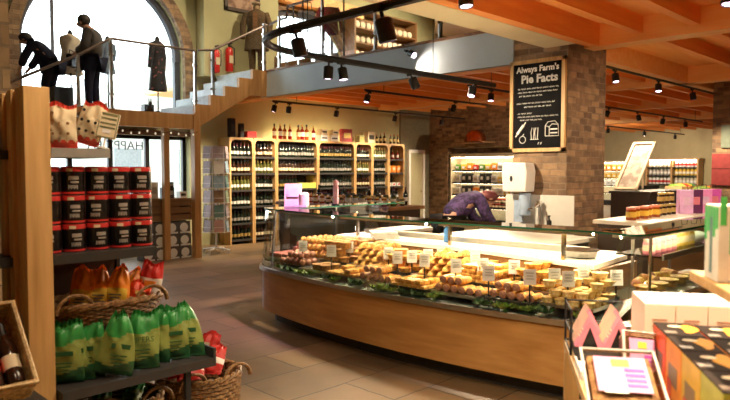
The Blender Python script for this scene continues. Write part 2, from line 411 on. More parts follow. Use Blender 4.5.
# gallery front
mb = MB(); mb.bb((8.0, 5.05, 3.3), (8.08, 10.87, 3.66))
struct(mb.build('trim_5', BLUEG), 'blue grey painted gallery front', 'trim')
struct(MB().bb((7.98, 5.05, 3.64), (8.12, 10.87, 3.68)).build('trim_6', OAKD), 'timber capping along the gallery front', 'trim')
struct(MB().bb((7.99, 5.05, 3.14), (8.09, 11.0, 3.3)).build('trim_7', BLUEG), 'lower grey strip of the gallery front', 'trim')
# landing and posts
LZ = 2.68
struct(MB().bb((-1.0, 10.93, LZ - .12), (6.5, 12.6, LZ)).build('landing_floor', OAKD), 'timber landing floor below the arched window', 'landing')
struct(MB().bb((3.0, 10.83, LZ - .27), (6.42, 10.93, LZ)).build('landing_beam', POSTW), 'timber edge beam of the landing', 'beam')
struct(MB().bb((6.32, 10.8, 0), (6.45, 10.93, LZ + .02)).build('landing_post', POSTW), 'timber post under the stair foot beside the card spinner', 'post')
struct(MB().bb((5.76, 10.9, 0), (5.87, 11.0, LZ - .12)).build('landing_post', POSTW), 'timber post in front of the barred shop window', 'post')
struct(MB().bb((3.6, 12.5, 2.36), (7.3, 12.62, 2.46)).build('trim_8', OAKD), 'timber head over the barred shop window', 'trim')
# ------------------------------------------------------------------ stairs and railings
st = thing('staircase', 'short timber staircase climbing from the landing to the gallery', 'stairs', kind='structure')
nst = 5; rise = (3.66 - LZ) / nst; run = 1.62 / nst
for i in range(nst):
    x = 6.4 + i * run
    MB().bb((x, 10.9, LZ + i * rise), (x + run + .02, 12.2, LZ + (i + 1) * rise)).build('step', mat('grey_step', (.42, .45, .48), .6), st)
poly = [(6.36, LZ - .27)]
for i in range(nst): poly += [(6.36 + i * run, LZ + (i + 1) * rise + .0), (6.36 + (i + 1) * run, LZ + (i + 1) * rise)]
poly += [(8.05, 3.66), (8.05, 3.14), (7.6, 3.14)]
mb = MB(); mb.xprism(poly, 10.82, 10.9); mb.build('stringer', POSTW, st)
lf = thing('staircase', 'lower timber flight dropping from the landing behind the block pillar', 'stairs', kind='structure')
for i in range(14):
    x = 4.3 - i * .3
    MB().bb((x - .3, 9.95, LZ - (i + 1) * .19), (x + .02, 10.8, LZ - (i + 1) * .19 + .05)).build('step', OAKD, lf)
poly = [(4.3, LZ), (4.3, LZ - .3), (.1, 0), (-.3, 0), (.1, .2)]
mb = MB(); mb.xprism(poly, 9.9, 9.95); mb.build('stringer', POSTW, lf)

def railing(label, posts, rail, panes, px=.02):
    t = thing('railing', label, 'railing')
    for (x, y, z0, z1) in posts:
        mb = MB(); mb.box((x, y, (z0 + z1) / 2), (.05, .05, z1 - z0)); mb.cyl((x, y, z0), (x, y, z0 + .02), .06)
        p = mb.build('post', STEEL, t, bevel=.006)
        for f in (.22, .78): MB().cyl((x - .045, y, z0 + (z1 - z0) * f), (x + .045, y, z0 + (z1 - z0) * f), .022, n=8).build('glass_clamp', CHROME, p)
    MB().tube(rail, .024, 8).build('handrail', mat('dark_handrail', (.16, .12, .1), .4, .4), t, smooth=True)
    for (p, q, l0, l1, h) in panes:
        mb = MB(); p, q = Vector(p), Vector(q); d = (q - p).normalized(); n = Vector((-d.y, d.x, 0)) * .005
        vs = [p + n + Vector((0, 0, l0)), q + n + Vector((0, 0, l1)), q + n + Vector((0, 0, l1 + h)), p + n + Vector((0, 0, l0 + h))]
        vs += [v - 2 * n for v in vs]
        mb.add(vs, [(0, 1, 2, 3), (7, 6, 5, 4), (0, 4, 5, 1), (1, 5, 6, 2), (2, 6, 7, 3), (3, 7, 4, 0)]); mb.build('glass_panel', GLASS, t)
    return t
ry = 10.88
railing('steel and glass railing along the landing edge', [(4.8, ry, LZ, 3.86), (6.4, ry, LZ, 3.86), (4.25, ry, LZ - .3, 3.52)],
    [(3.1, ry, 2.92), (4.3, ry, 3.55), (4.8, ry, 3.87), (6.4, ry, 3.87)], [((4.85, ry, LZ), (6.35, ry, LZ), .1, .1, .9)])
railing('steel and glass railing climbing the gallery steps', [(6.78, ry, LZ + .3, 3.95), (7.98, ry, 3.62, 4.62)],
    [(6.46, ry, 3.885), (6.78, ry, 3.93), (7.95, ry, 4.55), (8.05, ry, 4.6)], [((6.84, ry, LZ), (7.92, ry, LZ), .36, .98, .75)])
railing('steel and glass railing along the grey gallery front', [(8.06, 10.48, 3.68, 4.72), (8.06, 9.18, 3.68, 4.85), (8.06, 7.81, 3.68, 4.85), (8.06, 6.4, 3.68, 4.85)],
    [(8.06, 10.8, 4.6), (8.06, 10.48, 4.64), (8.06, 10.25, 4.64), (8.06, 10.2, 4.86), (8.06, 5.1, 4.86)],
    [((8.06, 10.42, 3.7), (8.06, 9.25, 3.7), .08, .08, .9), ((8.06, 9.1, 3.7), (8.06, 7.9, 3.7), .08, .08, .9), ((8.06, 7.75, 3.7), (8.06, 6.45, 3.7), .08, .08, .9)])

# ------------------------------------------------------------------ outside the windows
struct(MB().bb((-12, 13.2, -.15), (40, 60, -.05)).build('ground', mat('pale_paving', (.55, .54, .52), .9)), 'pale paved yard outside the windows', 'ground')
h = thing('stone_house', 'pale slate roofed house seen through the large arched window', 'house', (10.6, 22, -.05))
MB().bb((-2.8, -1.5, 0), (5, 4, 3.6)).build('wall', mat('pale_render', (.62, .66, .66), .9), h)
mb = MB(); mb.xprism([(-3.0, 3.55), (5.2, 3.55), (5.2, 3.7), (3.2, 5.5), (.2, 5.5), (-3.0, 3.7)], -1.7, 4.2); mb.build('roof', SLATE, h)
for x in (-1.5, .8, 3): MB().bb((x, -1.56, 1.2), (x + .9, -1.48, 2.4)).build('window', mat('pale_pane', (.3, .34, .38), .2), h)
# ------------------------------------------------------------------ wine wall
RY = 12.12                                   # front plane of the racks
bays = []; x = 7.95
BN = ['first wine bay beside the card spinner', 'second narrow wine bay', 'first wide wine bay', 'second wide wine bay', 'third narrow wine bay', 'fourth narrow wine bay', 'last wine bay by the doorway']
BS = ['first bay', 'second bay', 'first wide bay', 'second wide bay', 'third narrow bay', 'fourth narrow bay', 'last bay']
for w_ in (.63, .63, 1.26, 1.26, .63, .63, .63): bays.append((x, w_)); x += w_ + .01
SHZ = [1.94, 1.57, 1.2, .83, .46, .1]
LBLK = speck('label_dark', (.02, .02, .02), (.03, .03, .03), 5)
for k, (x0, w_) in enumerate(bays):
    t = thing('wine_rack', 'pale timber open %s' % BN[k], 'wine rack', (x0 + w_ / 2, RY, 0))
    for sx in (-1, 1): MB().box((sx * (w_ / 2 - .018), .22, 1.18), (.036, .44, 2.36)).build('side_panel', RACKW, t)
    mb = MB(); mb.box((0, .22, 2.345), (w_ - .072, .44, .05))
    for sx in (-1, 1):
        xx = sx * (w_ / 2 - .036); mb.xprism([(xx, 2.32), (xx - sx * .09, 2.32), (xx - sx * .03, 2.29), (xx, 2.22)][::sx], 0, .03)
    mb.build('top_panel', RACKW, t)
    MB().box((0, .43, 1.2), (w_ - .07, .015, 2.24)).build('back_panel', mat('dark_back_board', (.035, .022, .015), .8), t)
    if w_ > 1: MB().box((0, .36, 2.374), (w_ - .1, .04, .006)).build('added_uplight', UPL2, t)  # added glowing strip, brightens the wall and gallery underside above
    for z in SHZ:
        s = MB().box((0, .23, z - .015), (w_ - .074, .4, .03)).build('shelf', BLACK, t)
        MB().box((0, .02, z - .01), (w_ - .074, .012, .045)).build('shelf_edge', mat('grey_ticket_strip', (.035, .032, .03), .5), s)
def bottle(name, cols, spirit=False, h=.3):
    if spirit: prof = [(.036, 0), (.04, .012), (.04, .07), (.04, .15), (.038, .18), (.014, .215), (.013, .25), (.016, .252), (.016, .29)]
    else: prof = [(.034, 0), (.0375, .01), (.0375, .065), (.0375, .128), (.036, .185), (.017, .225), (.0145, .24), (.0155, .3)]
    sc = h / .3; prof = [(r * (1.0 if sc < 1.2 else sc), z * sc) for r, z in prof]
    n = len(prof) - 1
    ms = [0, 0, 1, 0, 0, 0, 2] if not spirit else [0, 0, 1, 0, 0, 0, 2, 2]
    return MB().lathe(prof, 10, m=ms).build(name, cols, None, True)
VAR = [('dark red wine bottle with white label', [BTG, PAPER, FOIL]), ('dark wine bottle with cream label', [BTB, CREAMC, BLACK]), ('dark wine bottle with gold label', [BTG, GOLD, FOIL]),
       ('pale wine bottle with white label', [BTC, PAPER, GOLD]), ('black wine bottle with dull silver label', [BTG, SILV, BLACK]), ('dark wine bottle with red label', [BTB, RED, FOIL])]
BP = []
for lab, ms in VAR:
    o = bottle('wine_bottle', ms); BP.append(Proto(tag(o, None, 'wine bottle')))
ROWV = [[0, 1, 3, 0, 4, 2], [1, 3, 0, 4, 0, 1], [4, 1, 2, 4, 0, 0], [2, 4, 4, 2, 0, 0], [0, 3, 1, 1, 0, 0], [3, 4, 4, 1, 0, 0]]
for k in range(6):
    x0, w_ = bays[k]; rows = 6 if k < 2 else 4; n = 6 if w_ < 1 else 13
    for r in range(rows):
        v = ROWV[k][r]; lab = '%s, %s shelf down, %s' % (VAR[v][0], ORD[r], BS[k])
        if k == 2 and r == 2: n_ = 7
        else: n_ = n
        for i in range(n_):
            xx = x0 + .085 + (w_ - .17) * i / (n - 1)
            BP[v].put((xx + R.uniform(-.006, .006), RY + .09 + R.uniform(0, .02), SHZ[r] + .0005), R.uniform(0, 6), lab, lab.split(' with')[0] + 's on the %s shelf of the %s' % (ORD[r], BS[k]), R.uniform(.98, 1.07))
# yellow gift carton on the first wide bay
o = MB().box((0, 0, .07), (.5, .16, .14)).build('gift_carton', mat('lime_yellow_card', (.62, .66, .12), .5), None, bevel=.004)
tag(o, 'long lime yellow carton on the third shelf of the first wide bay', 'carton').location = (bays[2][0] + .97, RY + .12, SHZ[2])
# last bay: packets and boxes
for r, (nm, m, sz, cnt, lab) in enumerate([('sauce_bottle', BTR, 0, 3, 'small red sauce bottle on top shelf of last bay'), ('gift_box', ORNG, (.15, .12, .2), 3, 'orange gift box on second shelf of last bay'),
        ('gift_box', PAPER, (.14, .12, .1), 3, 'low white gift box on third shelf of last bay'), ('wine_bottle', 0, 0, 5, 'dark bottle with white label on fourth shelf of last bay')]):
    if nm == 'gift_box':
        P = Proto(tag(MB().box((0, 0, sz[2] / 2), sz).box((0, -sz[1] / 2, sz[2] * .55), (sz[0] * .6, .004, sz[2] * .4), 0, 1).build(nm, [m, CREAMC if m is ORNG else RED], None), None, 'gift box'))
    elif nm == 'sauce_bottle': P = Proto(tag(bottle(nm, [BTR, PAPER, GOLD], True, .26), None, 'bottle'))
    else: P = BP[0]
    for i in range(cnt): P.put((bays[6][0] + .12 + .39 * i / max(1, cnt - 1), RY + .16, SHZ[r]), 0, lab, lab.replace(' on', 's on', 1))
# on top of the racks
TZ = 2.371
P = [Proto(tag(bottle('spirit_bottle', ms, True, .36), None, 'spirit bottle')) for ms in ([BTA, CREAMC, BLACK], [BTR, PAPER, GOLD], [BTB, GOLD, RED])]
LB = ['amber spirit bottle', 'red spirit bottle', 'brown spirit bottle']
for i, (xx, v) in enumerate([(9.3, 0), (9.47, 1), (9.6, 0), (9.76, 1), (10.02, 0), (10.14, 1), (10.28, 0), (10.5, 1)]):
    P[v].put((xx, 12.3, TZ), 0, '%s on the rack top, %s along from the tall black cartons' % (LB[v], ORD[i]), 'spirit bottles on the wine racks', R.uniform(.92, 1.05) * 1.1)
for i, xx in enumerate((12.75, 12.9, 13.05, 13.3, 13.45, 13.6)):
    P[2].put((xx, 12.3, TZ), 0, 'brown spirit bottle on the rack top, %s past the wooden crate' % ORD[i], 'brown spirit bottles on the wine racks', R.uniform(.7, .95))
def pack(name, lab, cat, loc, d, m, m2=None, rz=0, group=None, band=.4, bev=.003):
    """a printed carton: body with a printed front panel, lid fold"""
    t = thing(name, lab, cat, loc, rz, group)
    MB().box((0, 0, d[2] / 2), d).build('body', m, t, bevel=bev)
    if m2: MB().box((0, -d[1] / 2 - .001, d[2] * .5), (d[0] * .72, .003, d[2] * band)).build('printed_panel', m2, t)
    return t
pack('bottle_carton', 'tall black bottle carton at the spinner end of the rack top', 'carton', (8.12, 12.3, TZ), (.13, .13, .42), BLACK, TXT)
pack('bottle_carton', 'shorter black bottle carton beside a red box on the rack top', 'carton', (8.37, 12.3, TZ), (.1, .1, .32), BLACK, TXT)
pack('gift_box', 'red gift box lying on top of the narrow wine bays', 'gift box', (8.6, 12.3, TZ), (.24, .2, .15), RED, mat('dark_red', (.25, .01, .01), .5))
for i, (xx, z, sx, m) in enumerate([(10.78, 0, .24, PAPER), (10.78, .151, .2, CREAMC), (11.12, 0, .26, PAPER), (11.15, .151, .2, CREAMC)]):
    pack('gift_box', '%s gift box in the %s pair on the wide bay top' % (['lower white', 'upper cream', 'lower white', 'upper cream'][i], ['first', 'first', 'second', 'second'][i]), 'gift box', (xx, 12.3, TZ + z), (sx, .2, .15), m, TXT, band=.25)
pack('gift_box', 'crimson display box between white gift boxes and wooden crate', 'gift box', (11.62, 12.32, TZ), (.34, .12, .34), mat('crimson_card', (.3, .02, .03), .5), GOLD)
pack('gift_box', 'cream gift box with dark label on narrow bay top', 'gift box', (12.45, 12.3, TZ), (.26, .2, .3), CREAMC, TXT)
pack('gift_box', 'pale olive gift box beside the cream one', 'gift box', (12.1, 12.3, TZ), (.18, .18, .2), mat('olive_card', (.3, .3, .12), .6), GOLD)

# ------------------------------------------------------------------ card spinner
t = thing('card_spinner', 'white wire greeting card spinner beside the timber post', 'card stand', (7.05, 11.25, 0))
mb = MB()
for k in range(4):
    a = k * PI / 2 + .5; mb.tube([(0, 0, .1), (.3 * math.cos(a), .3 * math.sin(a), .06)], .02, 6); mb.cyl((.28 * math.cos(a), .28 * math.sin(a), 0), (.28 * math.cos(a), .28 * math.sin(a), .06), .025, n=8)
mb.build('foot', WHITE, t)
MB().cyl((0, 0, .06), (0, 0, 2.1), .02).build('pole', WHITE, t)
CARDM = [PAPER, mat('pale_mauve_card', (.45, .38, .42), .5), CREAMC, mat('sage_card', (.3, .38, .25), .6), mat('dusty_pink_card', (.5, .32, .3), .6), mat('teal_card', (.14, .26, .24), .6), mat('brown_card', (.25, .15, .08), .6), mat('sky_card', (.35, .5, .62), .6)]
for k in range(6):
    a = k * PI / 3 + .2
    c_, s_ = math.cos(a), math.sin(a)
    mb = MB(); q = Matrix.Rotation(a, 4, 'Z'); mb.M = q
    for z in [.42 + .29 * i for i in range(6)]:
        mb.tube([(.2, -.11, z), (.25, -.11, z), (.25, .11, z), (.2, .11, z)], .005, 5); mb.tube([(.25, -.11, z + .1), (.25, .11, z + .1)], .004, 5)
    for y in (-.11, .11): mb.tube([(.2, y, .4), (.2, y, 2.12)], .005, 5)
    f = mb.build('wire_frame', WHITE, t)
    for i in range(6):
        mb = MB(); mb.M = q
        mb.box((.225, 0, .43 + .29 * i + .12), (.012, .19, .24), rot=Euler((0, -.12, 0)))
        mb.build('greeting_card', CARDM[(k * 3 + i * 5 + i * k) % 8], f)

# ------------------------------------------------------------------ goods under the landing
def giftbox(lab, loc, grp):
    t = thing('teapot_box', lab, 'gift box', loc, 0, grp)
    MB().box((0, 0, .115), (.235, .25, .22)).build('body', mat('dark_grey_card', (.1, .09, .085), .6), t, bevel=.003)
    MB().lathe([(.0, 0), (.075, 0), (.085, .002), (.06, .004)], 14, m=0).build('round_badge', PAPER, t).location = (-.02, -.127, .115)
    t.children[-1].rotation_euler = (PI / 2, 0, 0)
    MB().box((0, -.126, .02), (.2, .004, .03)).build('price_strip', PAPER, t)
    return t
PB = None
for r in range(3):
    for c in range(4):
        lab = 'grey gift box with pale badge, %s row up, %s along towards the timber post' % (ORD[r], ORD[c])
        loc = (5.5 + c * .245, 11.12 + r * .02, r * .231)
        if PB is None: PB = giftbox(lab, loc, 'grey gift boxes stacked on the floor')
        else: dup(PB, loc, None, lab)
t = thing('wooden_crate', 'dark wooden crate lying on the stacked grey gift boxes', 'crate', (5.95, 11.25, .693))
for z in (.075, .21, .345): MB().box((0, -.21, z), (.86, .025, .11)).build('slat', OAKD, t)
for sx in (-1, 1): MB().box((sx * .42, 0, .21), (.03, .4, .4)).build('end_panel', OAKD, t)
MB().box((0, .2, .21), (.86, .025, .4)).build('back_panel', OAKD, t)
MB().box((0, 0, .415), (.9, .46, .03)).build('lid', OAKD, t)
pack('gift_card_box', 'white upright card box on the dark crate', 'gift box', (5.66, 11.2, 1.124), (.22, .08, .3), PAPER, SILV)
pack('coffee_box', 'black carton standing on the crate beside the white card box', 'carton', (5.98, 11.22, 1.124), (.22, .15, .2), BLACK, SILV)
pack('coffee_box', 'small black carton perched on a larger black carton', 'carton', (6.0, 11.22, 1.325), (.17, .12, .1), BLACK, SILV)
pack('jar_box', 'squat white box at the post end of the dark crate', 'gift box', (6.28, 11.22, 1.124), (.14, .14, .12), PAPER, TXT)
t = thing('string_lights', 'string of tiny bulbs hung below the landing beam', 'lights')
pts = [(4.9 + .05 * i, 10.8, 2.36 - .05 * math.sin(PI * ((i % 10) / 10))) for i in range(31)]
MB().tube(pts, .004, 5).build('wire', BLACK, t)
for i in range(1, 31, 3): MB().ell((pts[i][0], pts[i][1], pts[i][2] - .025), (.016, .016, .022), 8, 6).build('bulb', emis('fairy_bulb', (1, .85, .6), .5) if i == 1 else MATS['fairy_bulb'], t)

# ------------------------------------------------------------------ figures
def skin(name, nodes_, edges, m, parent, root, sub=1, grow=0.0):
    names = list(nodes_); idx = {n: i for i, n in enumerate(names)}
    me = bpy.data.meshes.new(name); me.from_pydata([nodes_[n][0] for n in names], [(idx[a], idx[b]) for a, b in edges], [])
    o = bpy.data.objects.new(name, me); COL.objects.link(o); o.parent = parent
    o.modifiers.new('Skin', 'SKIN')
    for i, n in enumerate(names):
        r = nodes_[n][1]; r = r if isinstance(r, tuple) else (r, r)
        sv = me.skin_vertices[0].data[i]; sv.radius = (r[0] + grow, r[1] + grow); sv.use_root = (n == root)
    s = o.modifiers.new('Subdivision', 'SUBSURF'); s.levels = s.render_levels = sub
    dg = bpy.context.evaluated_depsgraph_get(); m2 = bpy.data.meshes.new_from_object(o.evaluated_get(dg)); o.modifiers.clear()
    old = o.data; o.data = m2; m2.name = name; bpy.data.meshes.remove(old); m2.materials.clear(); m2.materials.append(m)
    m2.polygons.foreach_set('use_smooth', [True] * len(m2.polygons)); return o
def lerp(a, b, t): return tuple(x + (y - x) * t for x, y in zip(a, b))
def hand_nodes(N, Ed, wrist, pre, d, side, curl=.5):
    """palm, four fingers and a thumb leaving its side; d = unit direction of the hand, side = unit direction towards the thumb"""
    W = Vector(N[wrist][0]); d = Vector(d).normalized(); sd = (Vector(side) - d * Vector(side).dot(d)).normalized(); nn = d.cross(sd)
    N[pre + 'palm'] = (tuple(W + d * .05), (.03, .018)); Ed.append((wrist, pre + 'palm'))
    for k, (off, L) in enumerate([(.028, .07), (.01, .08), (-.01, .074), (-.028, .058)]):
        b = W + d * .088 + sd * off; q = b + d * L * .5 - nn * L * .2 * curl; e = q + d * L * .38 - nn * L * .5 * curl
        for j, pnt in enumerate((b, q, e)): N['%sf%d%d' % (pre, k, j)] = (tuple(pnt), .0095 - .001 * j)
        Ed += [(pre + 'palm', '%sf%d0' % (pre, k)), ('%sf%d0' % (pre, k), '%sf%d1' % (pre, k)), ('%sf%d1' % (pre, k), '%sf%d2' % (pre, k))]
    a = W + d * .035 + sd * .035; e = a + d * .035 + sd * .02 - nn * .012
    N[pre + 't0'] = (tuple(a), .011); N[pre + 't1'] = (tuple(e), .009); Ed += [(pre + 'palm', pre + 't0'), (pre + 't0', pre + 't1')]
def figure(label, loc, rz, J, top, legs, hair, shoes=BLACK, scale=1, hairfn=None, extra=None):
    """J: joint positions of a body that looks along +Y"""
    t = thing('person', label, 'person', loc, rz); t.scale = (scale,) * 3
    rad = dict(pelvis=(.17, .14), waist=(.15, .125), chest=(.175, .14), neck0=.08, neck=.06, skull=(.1, .112), crown=(.08, .085),
               shl=.065, shr=.065, ell=.046, elr=.046, wrl=.03, wrr=.03, hil=.1, hir=.1, knl=.064, knr=.064, anl=.043, anr=.043, tol=.034, tor=.034)
    N = {k: (J[k], rad[k]) for k in rad if k in J}
    jaw = Vector(J['jaw']); N['jaw'] = (tuple(jaw), (.06, .055))
    nose = Vector(J['nose']); N['nose'] = (tuple(nose), .014)
    E_ = [('pelvis', 'waist'), ('waist', 'chest'), ('chest', 'neck0'), ('neck0', 'neck'), ('neck', 'skull'), ('skull', 'crown'), ('skull', 'jaw'), ('skull', 'nose'), ('chest', 'shl'), ('chest', 'shr'),
          ('shl', 'ell'), ('ell', 'wrl'), ('shr', 'elr'), ('elr', 'wrr'), ('pelvis', 'hil'), ('hil', 'knl'), ('knl', 'anl'), ('anl', 'tol'), ('pelvis', 'hir'), ('hir', 'knr'), ('knr', 'anr'), ('anr', 'tor')]
    for s in 'lr':
        d = Vector(J['wr' + s]) - Vector(J['el' + s]); hand_nodes(N, E_, 'wr' + s, 'h' + s, J.get('hd' + s, d), J.get('th' + s, (0, 0, 1)))
    skin('body', N, E_, SKIN, t, 'pelvis', 1)
    tn = ['pelvis', 'waist', 'chest', 'neck0', 'shl', 'shr', 'ell', 'elr', 'wrl', 'wrr']
    NT = {k: N[k] for k in tn}; NT['neck0'] = (lerp(J['chest'], J['neck0'], .8), .07)
    NT['wrl'] = (lerp(J['ell'], J['wrl'], .9), .036); NT['wrr'] = (lerp(J['elr'], J['wrr'], .9), .036)
    skin('jacket', NT, [('pelvis', 'waist'), ('waist', 'chest'), ('chest', 'neck0'), ('chest', 'shl'), ('chest', 'shr'), ('shl', 'ell'), ('ell', 'wrl'), ('shr', 'elr'), ('elr', 'wrr')], top, t, 'pelvis', 1, .04)
    NL = {k: N[k] for k in ('pelvis', 'hil', 'hir', 'knl', 'knr', 'anl', 'anr')}
    skin('trousers', NL, [('pelvis', 'hil'), ('hil', 'knl'), ('knl', 'anl'), ('pelvis', 'hir'), ('hir', 'knr'), ('knr', 'anr')], legs, t, 'pelvis', 1, .018)
    for s in 'lr':
        a, b = Vector(J['an' + s]), Vector(J['to' + s]); c = (a * .45 + b * .55); ang = math.atan2((b - a).y, (b - a).x)
        MB().ell((c.x, c.y, max(.045, c.z)), (.14, .052, .05), 12, 8, rot=Euler((0, 0, ang))).build('shoe', shoes, t, True)
    sk = Vector(J['skull']); fw = (nose - sk).normalized(); up = (Vector(J['crown']) - sk).normalized(); rt = fw.cross(up).normalized()
    Q = Matrix((rt, fw, up)).transposed()
    mb = MB(); mb.M = Matrix.Translation(sk) @ Q.to_4x4()
    mb.ell((0, -.034, .034), (.112, .116, .11), 18, 12, 0, .025)
    mb.build('hair', hair, t, True)
    for sx in (-1, 1):
        mb = MB(); mb.M = Matrix.Translation(sk) @ Q.to_4x4(); mb.ell((sx * .032, .088, .012), (.013, .009, .008), 8, 6); mb.build('eye', WHITE, t, True)
        mb = MB(); mb.M = Matrix.Translation(sk) @ Q.to_4x4(); mb.ell((sx * .09, -.005, -.005), (.014, .024, .034), 8, 6); mb.build('ear', SKIN, t, True)
    mb = MB(); mb.M = Matrix.Translation(sk) @ Q.to_4x4(); mb.ell((0, .082, -.055), (.024, .01, .007), 8, 6); mb.build('mouth', mat('lip', (.35, .1, .09), .5), t, True)
    return t
# standing woman looking down, hands in front
J = dict(pelvis=(0, -.02, .93), waist=(0, -.03, 1.07), chest=(0, -.02, 1.27), neck0=(0, .03, 1.43), neck=(0, .09, 1.48), skull=(0, .15, 1.56), crown=(0, .17, 1.62), jaw=(0, .2, 1.48), nose=(0, .268, 1.52),
    shl=(-.17, -.01, 1.37), shr=(.17, -.01, 1.37), ell=(-.21, .03, 1.1), elr=(.21, .03, 1.1), wrl=(-.12, .23, 1.02), wrr=(.13, .24, 1.0), hil=(-.09, -.02, .88), hir=(.09, -.02, .88), knl=(-.1, .03, .49), knr=(.1, .0, .49),
    anl=(-.1, .02, .08), anr=(.1, -.03, .08), tol=(-.11, .17, .035), tor=(.11, .12, .035), hdl=(.4, .6, -.3), hdr=(-.4, .6, -.3))
figure('person in grey-brown jacket standing head bowed at the large arched window', (4.78, 11.6, LZ), PI * .75 - PI / 2, J, SHIRT, NAVY, HAIR)
t = thing('shoulder_bag', 'dark bag held in front of the standing shopper', 'bag', (4.55, 11.86, LZ + .82), PI * .75 - PI / 2)
MB().box((0, .02, .08), (.26, .1, .22)).build('body', BLACK, t, bevel=.03)
MB().tube([(-.1, .02, .18), (-.07, .02, .26), (.07, .02, .26), (.1, .02, .18)], .008, 6).build('strap', BLACK, t)
# bending person in navy at the block pillar
J2 = dict(pelvis=(0, -.12, .86), waist=(0, -.03, .98), chest=(0, .13, 1.13), neck0=(0, .27, 1.24), neck=(0, .32, 1.27), skull=(0, .4, 1.31), crown=(0, .44, 1.36), jaw=(0, .43, 1.22), nose=(0, .5, 1.26),
    shl=(-.18, .17, 1.2), shr=(.18, .17, 1.2), ell=(-.22, .3, .96), elr=(.22, .3, .96), wrl=(-.14, .42, .76), wrr=(.14, .42, .76), hil=(-.09, -.12, .82), hir=(.09, -.12, .82), knl=(-.1, .0, .45), knr=(.1, -.04, .45),
    anl=(-.1, -.06, .08), anr=(.1, -.1, .08), tol=(-.11, .1, .035), tor=(.11, .05, .035))
figure('person in navy coat bending over at the landing beside the block pillar', (3.98, 11.5, LZ), PI * .75 - PI / 2, J2, NAVY, NAVY, HAIR, BLACK, .87)
# shop assistant behind the counter
J3 = dict(pelvis=(0, -.3, .92), waist=(0, -.16, 1.08), chest=(0, .04, 1.22), neck0=(0, .19, 1.26), neck=(0, .25, 1.24), skull=(0, .35, 1.21), crown=(0, .41, 1.24), jaw=(0, .37, 1.12), nose=(0, .44, 1.14),
    shl=(-.19, .09, 1.22), shr=(.19, .09, 1.22), ell=(-.24, .2, .95), elr=(.24, .2, .95), wrl=(-.14, .38, .8), wrr=(.14, .38, .8), hil=(-.09, -.3, .88), hir=(.09, -.3, .88), knl=(-.1, -.22, .47), knr=(.1, -.24, .47),
    anl=(-.1, -.3, .08), anr=(.1, -.3, .08), tol=(-.11, -.15, .035), tor=(.11, -.15, .035))
figure('auburn-haired person in purple top bending down behind the deli counter', (7.55, 5.5, .03), -.95 - PI / 2 + .5, J3, PURC, BLACK, AUB)

# dress stands on the landing
def dress_stand(lab, loc, rz, m, z0, z1, wid, sleeves=True, pole_to=0):
    t = thing('dress_stand', lab, 'clothes stand', loc, rz)
    mb = MB()
    for k in range(3): mb.tube([(0, 0, .12), (.1 * math.cos(k * 2.1), .1 * math.sin(k * 2.1), .09), (.17 * math.cos(k * 2.1), .17 * math.sin(k * 2.1), .012)], .012, 6)
    mb.build('tripod_base', BLACKM, t); MB().cyl((0, 0, .1), (0, 0, z1 + .02), .014).build('pole', BLACKM, t)
    H_ = z1 - z0
    prof = [(0, 1.0), (.08, .96), (.2, .82), (.45, .8), (.62, .86), (1, 1.12)]
    def rad(v):
        for (a, r), (b, q) in zip([(0, 1.12), (.35, .9), (.55, .8), (.78, 1.0), (.9, .95), (.97, .5), (1, .22)], [(.35, .9), (.55, .8), (.78, 1.0), (.9, .95), (.97, .5), (1, .22), (1.01, .2)]):
            if a <= v <= b: return r + (q - r) * (v - a) / (b - a)
        return .2
    mb = MB(); mb.grid(lambda u, v: Vector((wid * rad(v) * math.cos(2 * PI * u) * (1 + .05 * math.sin(u * 44) * (1 - v)), wid * .62 * rad(v) * math.sin(2 * PI * u) * (1 + .05 * math.sin(u * 44) * (1 - v)), z0 + H_ * v)), 36, 22)
    mb.build('garment', m, t, True)
    if sleeves:
        for s in (-1, 1): MB().tube([(s * wid * .85, 0, z0 + H_ * .9), (s * wid * 1.15, 0, z0 + H_ * .7), (s * wid * 1.22, .02, z0 + H_ * .42)], [.06, .055, .045], 10).build('sleeve', m, t, True)
    MB().lathe([(.045, 0), (.05, .03), (.03, .07), (.01, .09)], 10, (0, 0, z1 - .01)).build('neck_cap', BLACK, t, True)
    return t
dress_stand('cream cardigan on a thin stand beside the standing shopper', (4.62, 12.15, LZ), .4, LINEN, .7, 1.42, .22, False)
dress_stand('blue-grey blouse on a stand beyond the standing shopper', (5.28, 12.1, LZ), .5, BLUEC, .78, 1.4, .15)
dress_stand('dark floral dress on a tall stand near the stair post', (6.18, 11.9, LZ), .6, FLORAL, .52, 1.5, .215)
t = thing('rabbit_figurine', 'small dark rabbit ornament standing on the landing edge', 'ornament', (5.55, 11.0, LZ))
mb = MB(); mb.ell((0, 0, .07), (.06, .045, .07)); mb.ell((0, -.02, .16), (.035, .035, .035)); mb.build('body', CHAR, t, True)
for s in (-1, 1): MB().ell((s * .02, -.01, .22), (.012, .008, .045), 8, 6).build('ear', CHAR, t, True)
pack('display_plinth', 'dark display box on the landing beside the bending shopper', 'plinth', (4.06, 11.08, LZ), (.3, .2, .32), mat('dark_blue_card', (.03, .045, .07), .7), None)
pack('handbag_box', 'small black box on the landing by the stair foot', 'box', (6.2, 12.38, LZ), (.2, .16, .28), BLACK, None)
